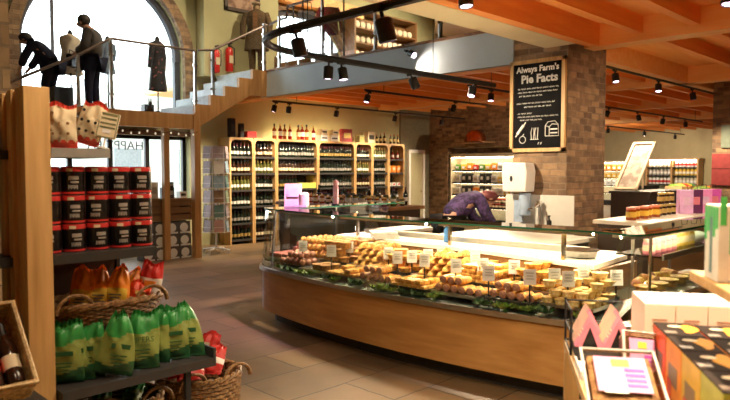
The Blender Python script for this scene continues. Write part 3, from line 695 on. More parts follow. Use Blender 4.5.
# ------------------------------------------------------------------ gallery: mannequin, extinguishers, picture, shelves
GZ = 3.66
mb = MB(); mb.bb((8.02, 4.5, 3.68), (30, 12.6, 3.69))
t = thing('mannequin', 'headless mannequin in brown tweed coat at the top of the steps', 'mannequin', (8.42, 11.75, 3.69), -PI / 4)
MB().lathe([(.2, 0), (.2, .02), (.03, .03)], 18).build('base', CHAR, t)
mb = MB()
for s in (-1, 1): mb.tube([(s * .09, 0, .03), (s * .1, 0, .45), (s * .1, 0, .85)], [.06, .08, .1], 10)
mb.build('trousers', TWEED, t, True)
def coat(u, v):
    r = [(0, .27), (.3, .24), (.55, .19), (.8, .235), (.92, .2), (1, .08)]
    for (a, p), (b, q) in zip(r, r[1:]):
        if a <= v <= b + 1e-6: rr = p + (q - p) * (v - a) / (b - a); break
    return Vector((rr * math.cos(2 * PI * u), rr * .66 * math.sin(2 * PI * u), .55 + .88 * v))
mb = MB(); mb.grid(coat, 24, 16); mb.build('coat', TWEED, t, True)
for s in (-1, 1): MB().tube([(s * .2, 0, 1.34), (s * .29, -.02, 1.1), (s * .28, -.1, .8)], [.075, .07, .055], 10).build('sleeve', TWEED, t, True)
MB().ell((0, 0, 1.47), (.07, .07, .1)).build('head_form', mat('tan_form', (.3, .2, .1), .7), t, True)
mb = MB(); mb.ell((0, -.02, 1.55), (.1, .12, .04)); mb.build('cap', mat('pale_tweed', (.35, .27, .17), .9), t, True)
mb = MB(); mb.box((0, -.17, 1.15), (.1, .01, .4)); mb.build('waistcoat', OAKD, t)
for k, (xx, z, s) in enumerate([(7.95, 3.78, 1), (7.62, 3.72, .95)]):
    t = thing('fire_extinguisher', ['red fire extinguisher fixed to the pier nearer the mannequin', 'red fire extinguisher farther from the mannequin, nearer the arch'][k], 'extinguisher', (xx, 12.1, z)); t.scale = (s,) * 3
    MB().lathe([(.07, 0), (.085, .02), (.085, .42), (.06, .49), (.03, .52)], 16).build('cylinder_tank', EXTR, t, True)
    mb = MB(); mb.cyl((0, 0, .52), (0, 0, .58), .025); mb.box((0, -.04, .59), (.03, .14, .02)); mb.build('valve', BLACK, t)
    MB().tube([(.03, 0, .55), (.12, -.02, .5), (.11, -.02, .15)], .012, 6).build('hose', BLACK, t)
    MB().box((0, -.086, .25), (.1, .006, .16)).build('label_panel', CREAMC, t)
t = thing('framed_picture', 'dark framed brown picture on the pier behind the mannequin', 'picture', (8.35, 12.17, 5.42), 0)
mb = MB()
for s in (-1, 1): mb.box((s * .42, 0, 0), (.07, .05, .6)); mb.box((0, 0, s * .27), (.9, .05, .07))
mb.build('frame', mat('dark_frame', (.06, .035, .02), .4), t)
MB().box((0, .015, 0), (.8, .01, .5)).build('print', speck('brown_print', (.2, .1, .06), (.45, .3, .2), 6, .6, 0), t)
t = thing('gallery_shelf', 'timber shelf of folded cream towels at the gallery end', 'shelf unit', (12.9, 12.05, 3.69))
for sx in (-1, 1): MB().box((sx * 1.2, .2, 1.05), (.05, .4, 2.1)).build('side_panel', OAKD, t)
MB().box((0, .41, 1.05), (2.4, .02, 2.1)).build('back_panel', OAKD, t)
for z in (.1, .48, .86, 1.24, 1.62, 2.08): MB().box((0, .2, z), (2.36, .4, .035)).build('shelf', OAKD, t)
P = Proto(tag(MB().cyl((0, -.02, .085), (0, .3, .085), .085, n=12).cyl((0, -.025, .085), (0, -.02, .085), .05, n=10, m=1).build('rolled_towel', [LINEN, CREAMC], None, True), None, 'towel'))
for r in range(4):
    for i in range(11):
        P.put((11.83 + i * .205, 12.12, 3.69 + (.1, .48, .86, 1.24, 1.62)[r + 1] + .018), 0, 'rolled cream towel on the %s gallery shelf up from the floor' % ORD[r + 1], 'rolled cream towels on the %s gallery shelf' % ORD[r + 1], 1.0)
t = thing('hanging_bag', 'dark grey checked bag hung above the gallery rail', 'bag', (9.0, 10.75, 4.58), -PI / 4)
MB().box((0, 0, .22), (.36, .12, .44)).build('body', mat('dark_check', (.06, .055, .06), .8), t, bevel=.03)
MB().tube([(-.12, 0, .43), (-.09, 0, .62), (.09, 0, .62), (.12, 0, .43)], .01, 6).build('strap', BLACK, t)
t = thing('hanging_jumper', 'maroon jumper hung beside the dark checked bag', 'jumper', (9.0, 10.05, 4.42), -PI / 4)
mb = MB(); mb.grid(lambda u, v: Vector(((.2 - .04 * v) * math.cos(2 * PI * u), .07 * math.sin(2 * PI * u), .55 * v)), 20, 6); mb.build('body', mat('maroon_knit', (.22, .02, .035), .9), t, True)
for s in (-1, 1): MB().tube([(s * .15, 0, .53), (s * .25, 0, .3), (s * .27, 0, .05)], [.06, .05, .04], 8).build('sleeve', MATS['maroon_knit'], t, True)
mb = MB(); mb.cyl((9, 11.2, 5.22), (9, 9.6, 5.22), .015); tr_ = mb.cyl((9, 11.2, 3.69), (9, 11.2, 5.24), .02).cyl((9, 9.6, 3.69), (9, 9.6, 5.24), .02).build('garment_rail', BLACKM, None)
tag(tr_, 'black garment rail behind the gallery glass', 'rail')
struct(MB().bb((8.08, 4.6, 3.68), (30, 12.2, 3.69)).build('gallery_floor', OAKD), 'timber gallery floor', 'floor')
P = Proto(tag(MB().grid(lambda u, v: Vector((.15 * (1 - .1 * v) * math.cos(2 * PI * u), .12 * math.sin(2 * PI * u), .3 * v)), 16, 5).build('wicker_hamper', BROWNW, None, True), None, 'basket'))
for i, (x_, y_) in enumerate([(8.75, 11.35), (8.7, 10.9), (8.7, 10.45), (8.75, 10.0)]): P.put((x_, y_, 3.69), 0, 'small brown wicker hamper on the gallery floor, %s from the mannequin' % ORD[i], 'wicker hampers on the gallery', (1, 1, R.uniform(.9, 1.6)))
# ------------------------------------------------------------------ deli counter
def fr(b): return 3.97 + .055 * (b - 3.9) ** 2
def bez(p, q, r, n): return [((1 - t) ** 2 * p[0] + 2 * t * (1 - t) * q[0] + t * t * r[0], (1 - t) ** 2 * p[1] + 2 * t * (1 - t) * q[1] + t * t * r[1]) for t in [i / n for i in range(n + 1)]]
B0, B1 = 2.1, 5.62
path = [(6.6, 1.72), (5.7, 1.72)] + bez((4.8, 1.72), (4.02, 1.72), (fr(B0), B0), 7)
NF0 = len(path) - 1
path += [(fr(B0 + (B1 - B0) * i / 26), B0 + (B1 - B0) * i / 26) for i in range(1, 27)]
NF1 = len(path) - 1
path += bez((fr(B1), B1), (4.2, 6.12), (4.85, 6.16), 7)[1:] + [(5.6, 6.18), (6.6, 6.2)]
def nrm(i):
    a = Vector((*path[max(0, i - 1)], 0)); b = Vector((*path[min(len(path) - 1, i + 1)], 0)); d = (b - a).normalized(); return Vector((d.y, -d.x, 0))
NV = [nrm(i) for i in range(len(path))]          # points into the counter
TILT = []
for i in range(len(path)):
    q = max(0, NV[i].x) ** 1.2 * .27; TILT.append(Vector((q, q * min(1, max(0, (path[i][1] - 2.0) / .5)), 0)))
def pt(i, inset, z): p = path[i]; return Vector((p[0] + NV[i].x * inset, p[1] + NV[i].y * inset, z))
def ribbon(mb, i0, i1, f0, f1, f2, f3, m=0):
    """closed band; f(i) gives the four corners of the cross-section"""
    k = i1 - i0 + 1; vs = []
    for i in range(i0, i1 + 1): vs += [f0(i), f1(i), f2(i), f3(i)]
    fs = []; ms = []
    mm = m if isinstance(m, list) else [m] * 4
    for i in range(k - 1):
        for c in range(4): fs.append((i * 4 + c, i * 4 + (c + 1) % 4, i * 4 + 4 + (c + 1) % 4, i * 4 + 4 + c)); ms.append(mm[c])
    fs += [(3, 2, 1, 0), tuple((k - 1) * 4 + c for c in range(4))]; ms += [mm[1], mm[1]]
    return mb.add(vs, fs, ms)
L = len(path) - 1
dc = thing('deli_counter', 'long curved oak deli counter with glass front and cream worktop', 'deli counter', (0, 0, 0))
ribbon(MB(), 0, L, lambda i: pt(i, .17, 0), lambda i: pt(i, .2, 0), lambda i: pt(i, .2, .14), lambda i: pt(i, .17, .14)).build('plinth', CHAR, dc)
for k, (i0, i1) in enumerate([(0, 9), (9, 19), (19, 28), (28, 36), (36, L)]):
    i1 = min(i1, L)
    ribbon(MB(), i0, i1, lambda i: pt(i, .0 + .03, .13), lambda i: pt(i, .07, .13), lambda i: pt(i, .07, .565), lambda i: pt(i, .03, .565)).build('oak_panel', OAK, dc, merge=True)
ribbon(MB(), 0, L, lambda i: pt(i, 0, .565), lambda i: pt(i, .09, .565), lambda i: pt(i, .09, .615), lambda i: pt(i, 0, .605)).build('steel_rim', STEEL, dc, True)
def WF(b): return 4.66 + min(.21, max(0, (b - 2.2) * .17))
mb = MB()                                        # sloping display deck
dk = []
for i in range(NF0 - 3, NF1 + 4):
    p = pt(i, .06, .6); b = min(5.95, max(1.9, path[i][1])); dk.append((p, Vector((max(p.x + .05, WF(b) + .02), b, .66 if False else .7))))
vs = [q for pr_ in dk for q in pr_]
mb.add(vs, [(2 * i, 2 * i + 1, 2 * i + 3, 2 * i + 2) for i in range(len(dk) - 1)])
mb.bb((4.7, 1.8, .68), (6.6, 2.2, .7)); mb.bb((4.8, 5.7, .68), (6.6, 6.1, .7))
mb.build('display_deck', STEEL, dc)
def zdeck(a, b): f = fr(b); return .603 + .1 * min(1, max(0, (a - f - .06) / (WF(b) - f)))
mb = MB(); n = 14
fp = [(WF(2.22 + 3.1 * i / n), 2.22 + 3.1 * i / n) for i in range(n + 1)]
mb.prism(fp + [(5.38, 5.32), (5.42, 3.7), (5.6, 2.48), (5.44, 2.3)], .895, .935); mb.build('worktop', MARB, dc, bevel=.004)
mb = MB()
for (a, b), (c, d) in zip(fp, fp[1:]): mb.add([(a + .03, b, .6), (c + .03, d, .6), (c + .06, d, .6), (a + .06, b, .6), (a + .03, b, .895), (c + .03, d, .895), (c + .06, d, .895), (a + .06, b, .895)], [(3, 2, 1, 0), (4, 5, 6, 7), (0, 1, 5, 4), (1, 2, 6, 5), (2, 3, 7, 6), (3, 0, 4, 7)])
mb.bb((4.72, 2.2, .12), (5.4, 2.25, .895)); mb.bb((4.9, 5.28, .12), (5.3, 5.32, .895)); mb.build('rear_panel', OAKD, dc)
seams = [0, 5, NF0, NF0 + 5, NF0 + 15, NF1, NF1 + 5, L]
for i0, i1 in zip(seams, seams[1:]):
    mb = MB()
    ribbon(mb, i0, i1, lambda i: pt(i, .03, .612), lambda i: pt(i, .038, .612), lambda i: pt(i, .038, 1.2) + TILT[i], lambda i: pt(i, .03, 1.2) + TILT[i], [1, 0, 1, 0])
    mb.build('front_glass', [GLASS, GEDGE], dc, merge=True)
mb = MB()
ribbon(mb, 0, L, lambda i: pt(i, .01, 1.2) + TILT[i], lambda i: pt(i, .34, 1.2) + TILT[i] * .9, lambda i: pt(i, .34, 1.214) + TILT[i] * .9, lambda i: pt(i, .01, 1.214) + TILT[i], [0, 1, 0, 1])
mb.build('top_glass', [GTOP, GEDGE], dc)
for i0, i1 in ((1, NF0 - 1), (NF0, NF0 + 8), (NF0 + 9, NF0 + 17), (NF0 + 18, NF1), (NF1 + 3, L - 1)):
    ribbon(MB(), i0, i1, lambda i: pt(i, .07, 1.175) + TILT[i], lambda i: pt(i, .1, 1.175) + TILT[i], lambda i: pt(i, .1, 1.195) + TILT[i], lambda i: pt(i, .07, 1.195) + TILT[i], [0, 1 if i0 > NF1 else 0, 1, 1]).build('light_strip', [LED, STEEL], dc)
for b in (2.52, 3.77, 5.02):
    MB().box((WF(b) + .04, b, 1.065), (.028, .028, .27)).build('glass_post', CHROME, dc)
for i in (NF1, NF1 + 5, 3, L - 1):
    a = pt(i, .06, .61); b = pt(i, .06, 1.2) + TILT[i]
    MB().cyl(a, b, .012, n=8).build('glass_post', CHAR if i >= NF1 else CHROME, dc)
# glass shelf and supports in the short return
MB().bb((4.9, 1.82, 1.0), (6.3, 2.16, 1.012)).build('glass_shelf', [GTOP], dc)
MB().bb((4.9, 1.8, .985), (6.3, 1.815, 1.03)).build('shelf_ticket_rail', STEEL, dc)
for x in (5.2, 6.0): MB().bb((x, 2.15, .7), (x + .02, 2.17, 1.2)).build('shelf_upright', STEEL, dc)

mb = MB(); mb.bb((5.26, 2.6, .9365), (5.3, 5.2, .94)); mb.build('added_uplight', UPL, dc)  # glowing strip added to throw light on the ceiling
mb = MB(); mb.bb((5.225, 2.58, .935), (5.24, 5.22, .985)); mb.bb((5.32, 2.58, .935), (5.33, 5.22, .985)); mb.build('added_uplight_lip', STEEL, dc)  # added lips that keep the added strip out of sight
# ---- food (each piece its own thing; a few shapes, copied)
def roll():
    mb = MB(); mb.lathe([(.0, -.075), (.03, -.074), (.036, -.07), (.037, 0), (.036, .07), (.03, .074), (0, .075)], 12, m=[1, 1, 0, 0, 1, 1]); o = mb.build('sausage_roll', [CRUST, MEAT], None, True)
    for v in o.data.vertices: x, y, z = v.co; v.co = (z, y, x * .85 + .032)
    for k in range(3): pass
    return o
def pie(name, r, h, m, lid=True):
    mb = MB(); mb.lathe([(r * .82, 0), (r * .9, h * .5), (r * .98, h * .85), (r * 1.06, h * .92), (r * 1.04, h), (r * .9, h * .98), (r * .6, h * 1.08), (r * .1, h * 1.14), (.0, h * 1.1)], 20)
    o = mb.build(name, [m, FILL], None, True)
    for k, v in enumerate(o.data.vertices):
        rr = math.hypot(v.co.x, v.co.y)
        if rr > r * .99:
            q = 1 + .035 * math.sin(math.atan2(v.co.y, v.co.x) * 10); v.co.x *= q; v.co.y *= q
    return o
def pasty():
    mb = MB()
    def f(u, v):
        t = PI * u; w = math.sin(t) ** .7
        return Vector((-.09 * math.cos(t), (v - .5) * .09 * w, .052 * w * math.sin(PI * v) ** .6 + .004 * math.sin(u * 40) * (v > .45) * (v < .55)))
    mb.grid(f, 22, 10); o = mb.build('pasty', [CRUST], None, True); return o
def quiche():
    mb = MB(); mb.lathe([(.085, 0), (.105, .038), (.108, .045), (.1, .045), (.096, .036), (.05, .038), (0, .04)], 22, m=[0, 0, 0, 0, 1, 1]); return mb.build('quiche', [CRUSTP, FILL], None, True)
def ball(): mb = MB(); mb.ell((0, 0, .034), (.037, .037, .035), 12, 8, 0, .03); return mb.build('scotch_egg', [CRUMB], None, True)
def slab(name, m, d): mb = MB(); mb.box((0, 0, d[2] / 2), d); return mb.build(name, m, None, True, .006)
def leafy(name, m, n, r):
    mb = MB()
    for k in range(n):
        a = R.uniform(0, 2 * PI); q = R.uniform(.2, 1) * r; L_ = R.uniform(.03, .055); ph = R.uniform(0, 6)
        cx, cy = q * math.cos(a), q * math.sin(a); tz = R.uniform(.3, 1.2)
        mb.grid(lambda u, v: Vector((cx + (L_ * v * math.cos(tz)) * math.cos(a) - (u - .5) * L_ * math.sin(PI * (.15 + .8 * v)) * math.sin(a), cy + (L_ * v * math.cos(tz)) * math.sin(a) + (u - .5) * L_ * math.sin(PI * (.15 + .8 * v)) * math.cos(a), .006 + L_ * v * math.sin(tz) + .006 * math.sin(u * 12 + ph) * v)), 6, 4)
    return mb.build(name, m, None, True)
FP = dict(
    roll=(roll(), 'golden sausage roll', 'sausage roll'), pie=(pie('pork_pie', .055, .062, CRUSTD), 'deep-baked raised pie', 'pie'), pieg=(pie('round_pie', .068, .045, CRUST), 'golden round pie', 'pie'),
    pasty=(pasty(), 'golden crimped pasty', 'pasty'), egg=(ball(), 'breadcrumbed scotch egg', 'scotch egg'),
    cheese=(pie('cheese_bun', .046, .05, CHEESEB), 'small pale cheese bun', 'bun'), slice=(slab('puff_pastry_slice', [CRUST], (.13, .085, .034)), 'flat golden puff pastry slice', 'pastry'),
    bun=(pie('pale_tart', .062, .04, CRUSTP), 'pale topped tart', 'tart'), meat=(slab('cured_meat_joint', [CURED], (.13, .1, .055)), 'reddish cured meat joint', 'meat'), ham=(ball(), 'pink cooked meat piece', 'meat'))
FP['ham'][0].name = 'cooked_meat'; FP['ham'][0].data.materials[0] = MEAT
FP = {k: (Proto(tag(o, None, c)), l) for k, (o, l, c) in FP.items()}
LETT_P = Proto(tag(leafy('lettuce_garnish', LETT, 26, .07), None, 'garnish')); KALE_P = Proto(tag(leafy('kale_garnish', KALE, 26, .06), None, 'garnish'))
def tray(i, b0, b1, a0, a1, z, lab, m):
    t = thing('food_tray', lab, 'tray', ((a0 + a1) / 2, (b0 + b1) / 2, z), 0)
    dx, dy = (a1 - a0), (b1 - b0)
    MB().box((0, 0, .004), (dx, dy, .008)).build('base', m, t)
    mb = MB()
    for s in (-1, 1): mb.box((s * dx / 2, 0, .012), (.01, dy, .024)); mb.box((0, s * dy / 2, .012), (dx, .01, .024))
    mb.build('rim', m, t)
    return t
# columns along the counter: (b start, b end, rear food, front food, rear place, front place)
COLS = [(2.02, 2.42, 'bun', 'cheese', ''), (2.46, 2.86, 'pieg', 'roll', ''), (2.9, 3.34, 'slice', 'roll', ''), (3.38, 3.78, 'pasty', 'slice', ''),
        (3.82, 4.2, 'pieg', 'roll', ''), (4.24, 4.62, 'pasty', 'slice', ''), (4.66, 5.06, 'pie', 'pie', ''), (5.1, 5.5, 'egg', 'ham', ''), (5.53, 5.86, 'meat', 'meat', '')]
nT = len(COLS)
for ci, (b0, b1, rear, front, _) in enumerate(COLS):
    bc = (b0 + b1) / 2; f = fr(bc) + (.1 if bc > 5.5 else 0); w = WF(bc)
    for rowi, (kind, a0, a1) in enumerate(((rear, f + .385, w - .01), (front, f + .1, f + .37))):
        where = '%s %s' % (['rear', 'front'][rowi], 'tray')
        pl = '%s tray, %s column from the gabled cartons' % (['rear', 'front'][rowi], ORD[ci])
        z0 = zdeck(a1, bc) + .009
        tray(ci, b0, b1, a0, a1, z0, 'shallow %s %s' % (['black', 'steel'][(ci + rowi) % 2], pl), [BLACK, STEEL][(ci + rowi) % 2])
        P_, lab = FP[kind]; grp = '%ss in the %s' % (lab, pl)
        lab2 = '%s piled in the %s' % (lab, pl)
        step = {'roll': (.158, .079), 'pie': (.122, .122), 'pieg': (.152, .152), 'pasty': (.19, .102), 'egg': (.08, .08), 'cheese': (.103, .103), 'slice': (.142, .096), 'bun': (.138, .138), 'meat': (.142, .112), 'ham': (.08, .08)}[kind]
        hz = {'roll': .066, 'pie': .073, 'pieg': .053, 'pasty': .056, 'egg': .072, 'cheese': .059, 'slice': .037, 'bun': .048, 'meat': .058, 'ham': .072}[kind]
        layers = (3 if kind in ('slice', 'cheese', 'pasty', 'bun', 'pieg') else 2) + (1 if rowi == 0 and kind != 'meat' else 0) - (0 if rowi == 0 else (kind not in ('roll', 'cheese', 'ham')))
        nx = max(1, int((a1 - a0 + .045) / step[0])); ny = max(2, int((b1 - b0 + .035) / step[1]))
        for ly in range(layers):
            for ix in range(nx):
                for iy in range(ny - (ly % 2)):
                    if ly == layers - 1 and R.random() < .25: continue
                    x = (a0 + a1) / 2 + (ix - (nx - 1) / 2) * step[0] + R.uniform(-.002, .002) + ly * .008
                    y = bc + (iy - (ny - 1 - (ly % 2)) / 2) * step[1] + R.uniform(-.002, .002)
                    P_.put((x, y, z0 + .0125 + ly * hz), (0, 0, R.uniform(-.03, .03) + (PI if kind == 'pasty' and iy % 2 else 0)), lab2, grp, R.uniform(.97, 1.0))
    # garnish along the front lip
    for k in range(3):
        b = b0 + .06 + (b1 - b0 - .1) * k / 2; a = fr(b) + .085 + (.1 if b > 5.5 else 0)
        if R.random() < .4: continue
        gp = LETT_P if (ci * 3 + k) % 4 not in (1, 2, 4, 7) else KALE_P
        nm = 'frilly green lettuce' if gp is LETT_P else 'dark kale'
        gp.put((a, b, zdeck(a, b) + .014), R.uniform(0, 6), '%s garnish at the front glass, %s column from the gabled cartons' % (nm, ORD[ci]), '%s garnish, %s column' % (nm, ORD[ci]), R.uniform(.8, 1.15))
# price tickets standing in the food
def ticket():
    t = thing('price_ticket', None, 'price ticket'); t['category'] = 'price ticket'
    MB().box((0, 0, .075), (.075, .004, .095), rot=Euler((-.12, 0, 0))).build('card', PAPER, t)
    MB().cyl((0, .004, -.14), (0, .008, .05), .005, n=6).build('stem', BLACK, t); mb = MB()
    for k in range(4): mb.box((0, -.0045 + .0015 * (k - 1.5) * 0, .1 - .018 * k), (.05 - .01 * (k % 2), .001, .006), rot=Euler((-.12, 0, 0)))
    mb.build('printed_line', SILV, t); return t
TP = Proto(ticket())
TG = [(4.19, 4.65), (4.52, 4.75), (4.62, 4.56), (4.45, 4.14), (4.8, 4.42), (4.29, 3.88), (4.43, 3.83), (4.32, 3.59), (4.6, 3.78), (4.8, 3.78), (4.25, 3.2), (4.7, 3.33), (4.44, 3.07), (4.11, 2.79), (4.53, 2.83), (4.18, 2.48), (4.34, 2.37), (4.3, 2.24), (4.55, 2.25), (4.6, 2.02), (4.25, 5.15), (4.55, 5.35)]
TG.sort(key=lambda p: p[1])
NUM = ORD + ['thirteenth', 'fourteenth', 'fifteenth', 'sixteenth', 'seventeenth', 'eighteenth', 'nineteenth', 'twentieth', 'twenty-first', 'twenty-second']
for i, (a, b) in enumerate(TG):
    TP.put((a, b, .78), -PI / 4 + R.uniform(-.25, .25), 'white price ticket standing in the food, %s from the gabled carton end' % NUM[i], None, 1.2)

# goods on the worktop and the return shelf
t = thing('paper_stack', 'slumped pile of white wrapping paper on the cream worktop', 'paper', (4.99, 4.72, .936), .9)
for k in range(6): MB().box((R.uniform(-.02, .02), R.uniform(-.02, .02), .006 + k * .011), (.34 - k * .01, .26, .011), R.uniform(-.1, .1)).build('sheet', PAPER, t)
t = thing('spray_bottle', 'blue spray bottle standing on the cream worktop', 'bottle', (5.1, 3.95, .936))
MB().lathe([(.03, 0), (.035, .01), (.035, .12), (.015, .15), (.015, .17)], 12).build('body', mat('blue_plastic', (.05, .2, .5), .4), t, True)
mb = MB(); mb.box((-.01, 0, .185), (.05, .02, .03)); mb.box((-.045, 0, .17), (.012, .012, .03)); mb.build('trigger', WHITE, t)
t = thing('serving_dish', 'shallow steel dish on the worktop end by the gabled cartons', 'dish', (5.0, 2.5, .936))
MB().lathe([(.09, 0), (.12, .01), (.135, .06), (.142, .062), (.13, .055), (.115, .014), (0, .012)], 22).build('bowl', STEEL, t, True)
MB().lathe([(.142, .058), (.15, .06), (.15, .066), (.142, .066)], 22).build('rim', CHROME, t, True)
t = thing('prep_table', 'steel prep table with pale top behind the deli counter', 'table', (6.5, 4.05, 0))
MB().box((0, 0, .88), (.9, 1.5, .04)).build('top', MARB, t)
MB().box((0, 0, .5), (.8, 1.4, .72)).build('cabinet', mat('grey_green_steel', (.2, .22, .18), .4, .3), t)
MB().box((-.405, 0, .8), (.01, 1.2, .02)).build('door_pull', CHROME, t)
MB().box((0, 0, .07), (.7, 1.3, .14)).build('plinth', BLACK, t)
t = thing('prep_table', 'white-topped side table nearer the wine racks, behind the counter', 'table', (5.98, 5.38, 0))
MB().box((0, 0, .91), (.8, .42, .04)).build('top', WHITE, t); MB().box((0, 0, .45), (.7, .38, .88)).build('cabinet', OAKD, t)
def jar(name, body, lid, r=.04, h=.1, lidh=.018, band=None):
    t = thing(name, None, None)
    MB().lathe([(r * .93, 0), (r, .006), (r, h * .82), (r * .86, h * .92), (r * .86, h)], 14).build('body', body, t, True)
    MB().lathe([(r * .9, h * .9), (r * .93, h * .91), (r * .93, h * .9 + lidh), (r * .9, h * .91 + lidh)], 14).build('lid', lid, t, True)
    if band: MB().lathe([(r * 1.012, h * .25), (r * 1.012, h * .7)], 14).build('paper_label', band, t, True)
    return t
def multi(o, n, cat): o['category'] = cat; return Proto(o)
JP = multi(jar('pink_pot', PINK, mat('pale_lid', (.8, .6, .5), .5), .045, .1, .02, CREAMC), 0, 'pot')
for i in range(5): JP.put((5.0 + i * .11, 1.95, 1.013), 0, 'pink lidded pot on the glass shelf of the return, %s from the corner post' % ORD[i])
JP2 = multi(jar('yellow_tub', YEL, CREAMC, .05, .12, .02, CREAMC), 0, 'tub')
for i in range(4): JP2.put((5.6 + i * .12, 1.99, 1.013), 0, 'yellow tub on the glass shelf past the pink pots, %s along' % ORD[i])
for i in range(5): FP['pieg'][0].put((5.0 + i * .22, 1.97, .715), R.uniform(0, 6), 'golden round pie on the lower deck of the return', 'golden round pies in the return', 1.2)
for i in range(4): FP['roll'][0].put((5.1 + i * .22, 2.07, .735), R.uniform(0, 6), 'golden sausage roll on the lower deck of the return', 'golden sausage rolls in the return', 1.1)
t = thing('wrapped_loaf', 'white wrapped cheese on the glass shelf of the return', 'cheese', (6.12, 1.97, 1.013)); MB().ell((0, 0, .05), (.13, .07, .05), 14, 8).build('body', PAPER, t, True); MB().box((0, -.07, .05), (.08, .004, .04)).build('paper_label', PURP, t)
# pink sign and till stand on the wine side
t = thing('menu_stand', 'pink promotional stand on the wine end of the counter', 'stand', (4.86, 6.02, 1.2145), -PI / 4)
MB().box((0, 0, .01), (.26, .16, .02)).build('base', LILAC, t)
MB().box((-.03, .0, .14), (.2, .05, .26), rot=Euler((-.14, 0, 0))).build('poster_panel', mat('pink_poster', (.9, .55, .72), .5), t)
MB().box((-.03, -.032, .17), (.13, .006, .1), rot=Euler((-.14, 0, 0))).build('printed_picture', LILAC, t)
MB().lathe([(.06, 0), (.06, .13), (.04, .15), (0, .155)], 14, (.1, -.02, .02)).build('pot', mat('pale_pink', (.88, .62, .7), .5), t, True)
t = thing('roll_holder', 'tall pale pink roll standing behind the pink stand', 'roll', (5.5, 6.02, 1.2145)); MB().lathe([(.035, 0), (.035, .3), (.015, .3), (.015, .31)], 14).build('roll', mat('pale_pink2', (.7, .4, .5), .5), t, True); MB().lathe([(.05, 0), (.05, .012)], 14).build('base', BLACK, t)

# ------------------------------------------------------------------ bottle table in front of the racks
t = thing('display_table', 'dark timber display table crowded with jars before the wine racks', 'table', (7.3, 7.75, 0))
MB().box((0, 0, 1.08), (.8, 2.7, .05)).build('top', OAKD, t); MB().box((0, 0, .58), (.7, 2.6, .95)).build('body', mat('dark_table_body', (.05, .03, .018), .6), t)
for sx in (-1, 1):
    for sy in (-1, 1): MB().box((sx * .33, sy * 1.25, .05), (.08, .08, .1)).build('leg', OAKD, t)
JJ = [(multi(jar('preserve_jar', BTA, GOLD, .042, .13, .02, CREAMC), 0, 'jar'), 'amber preserve jar'), (multi(jar('pickle_jar', BTC, BLACK, .045, .16, .02, PAPER), 0, 'jar'), 'pale pickle jar'),
      (multi(jar('chutney_jar', BTB, GOLD, .04, .11, .02, CREAMC), 0, 'jar'), 'dark chutney jar')]
for i in range(16):
    for q in range(3):
        v = (i // 3 + q) % 3; lab = '%s on the dark display table, row %s' % (JJ[v][1], ['nearest the deli counter', 'along the middle', 'nearest the wine racks'][q])
        JJ[v][0].put((7.0 + q * .2, 6.6 + i * .155, 1.106), R.uniform(0, 6), lab, lab.replace(' on', 's on', 1))
for i, (yy, v) in enumerate([(6.7, 0), (6.95, 2), (7.35, 4), (7.5, 2), (8.1, 0), (8.3, 2), (8.75, 4)]):
    BP[v].put((7.59, yy, 1.106), 0, '%s, %s along the dark display table' % (VAR[v][0], ORD[i]), 'wine bottles on the display table', .95)

# ------------------------------------------------------------------ pillar fittings
t = thing('chalkboard', 'pine framed chalkboard hung high on the stone pillar', 'chalkboard', (7.985, 4.655, 2.53), -PI / 2)
W_, H_ = .84, 1.26
mb = MB()
for s in (-1, 1): mb.box((s * (W_ / 2 - .025), 0, 0), (.05, .05, H_)); mb.box((0, 0, s * (H_ / 2 - .025)), (W_, .05, .05))
mb.build('frame', PINE, t)
bd = MB().box((0, .008, 0), (W_ - .08, .025, H_ - .08)).build('board', CHALKB, t)
text('chalk_lettering', "Always Farm's", .112, CHALK, t, (0, -.008, .5), FR, .001, sx=1, off=.0035)
text('chalk_lettering', 'Pie Facts', .155, mat('grey_chalk', (.5, .49, .47), .9), t, (.03, -.008, .365), FR, .001, sx=1.02, off=.005)
for z, x0, x1 in [(.24, -.3, .33), (.19, -.3, .27), (.14, -.28, .05), (.04, -.32, .26), (-.01, -.2, .2), (-.1, -.3, -.08), (-.145, -.3, .28), (-.19, -.26, .08)]:
    x = x0; mb = MB()
    while x < x1:
        wl = R.uniform(.03, .08); k = max(4, int(wl / .01))
        mb.tube([(x + wl * i / k, -.007, z + .011 * math.sin(i * 2.3 + x * 50)) for i in range(k + 1)], .0032, 4); x += wl + .018
    mb.build('chalk_scribble', CHALK, t)
mb = MB()
def ln(pts, r=.005): mb.tube([(x, -.007, z) for x, z in pts], r, 4)
ln([(-.3, -.38), (-.2, -.26)], .022); ln([(-.33, -.42), (-.3, -.38)], .008); ln([(-.2, -.26), (-.17, -.22)], .008)
ln([(-.22 + .05 * math.cos(i * .6), -.46 + .05 * math.sin(i * .6)) for i in range(12)]); ln([(-.22, -.41), (-.2, -.38)])
for dx in (-.08, -.05, -.02, .01): ln([(dx, -.46), (dx + .01 * math.sin(dx * 90), -.36), (dx + .01, -.3)])
ln([(-.1, -.46), (.03, -.46)])
ln([(.13, -.42), (.13, -.28), (.17, -.23), (.27, -.22), (.32, -.27), (.33, -.42), (.13, -.42)]); ln([(.19, -.42), (.19, -.3), (.23, -.26), (.32, -.27)]); ln([(.13, -.28), (.19, -.3)]); ln([(.21, -.33), (.31, -.33)], .012); ln([(.21, -.38), (.31, -.38)], .012)
ln([(.02, -.53), (.035, -.5)]); ln([(.06, -.53), (.075, -.5)])
mb.build('chalk_drawing', CHALK, t)
t = thing('paper_towel_dispenser', 'white paper towel dispenser on the stone pillar under the chalkboard', 'dispenser', (7.88, 4.87, 1.55), -PI / 2)
mb = MB(); mb.xprism([(-.18, -.2), (.18, -.2), (.2, .08), (.17, .2), (-.17, .2), (-.2, .08)], -.12, .12); mb.build('casing', mat('white_plastic', (.82, .81, .78), .35, 0, .02), t, bevel=.02)
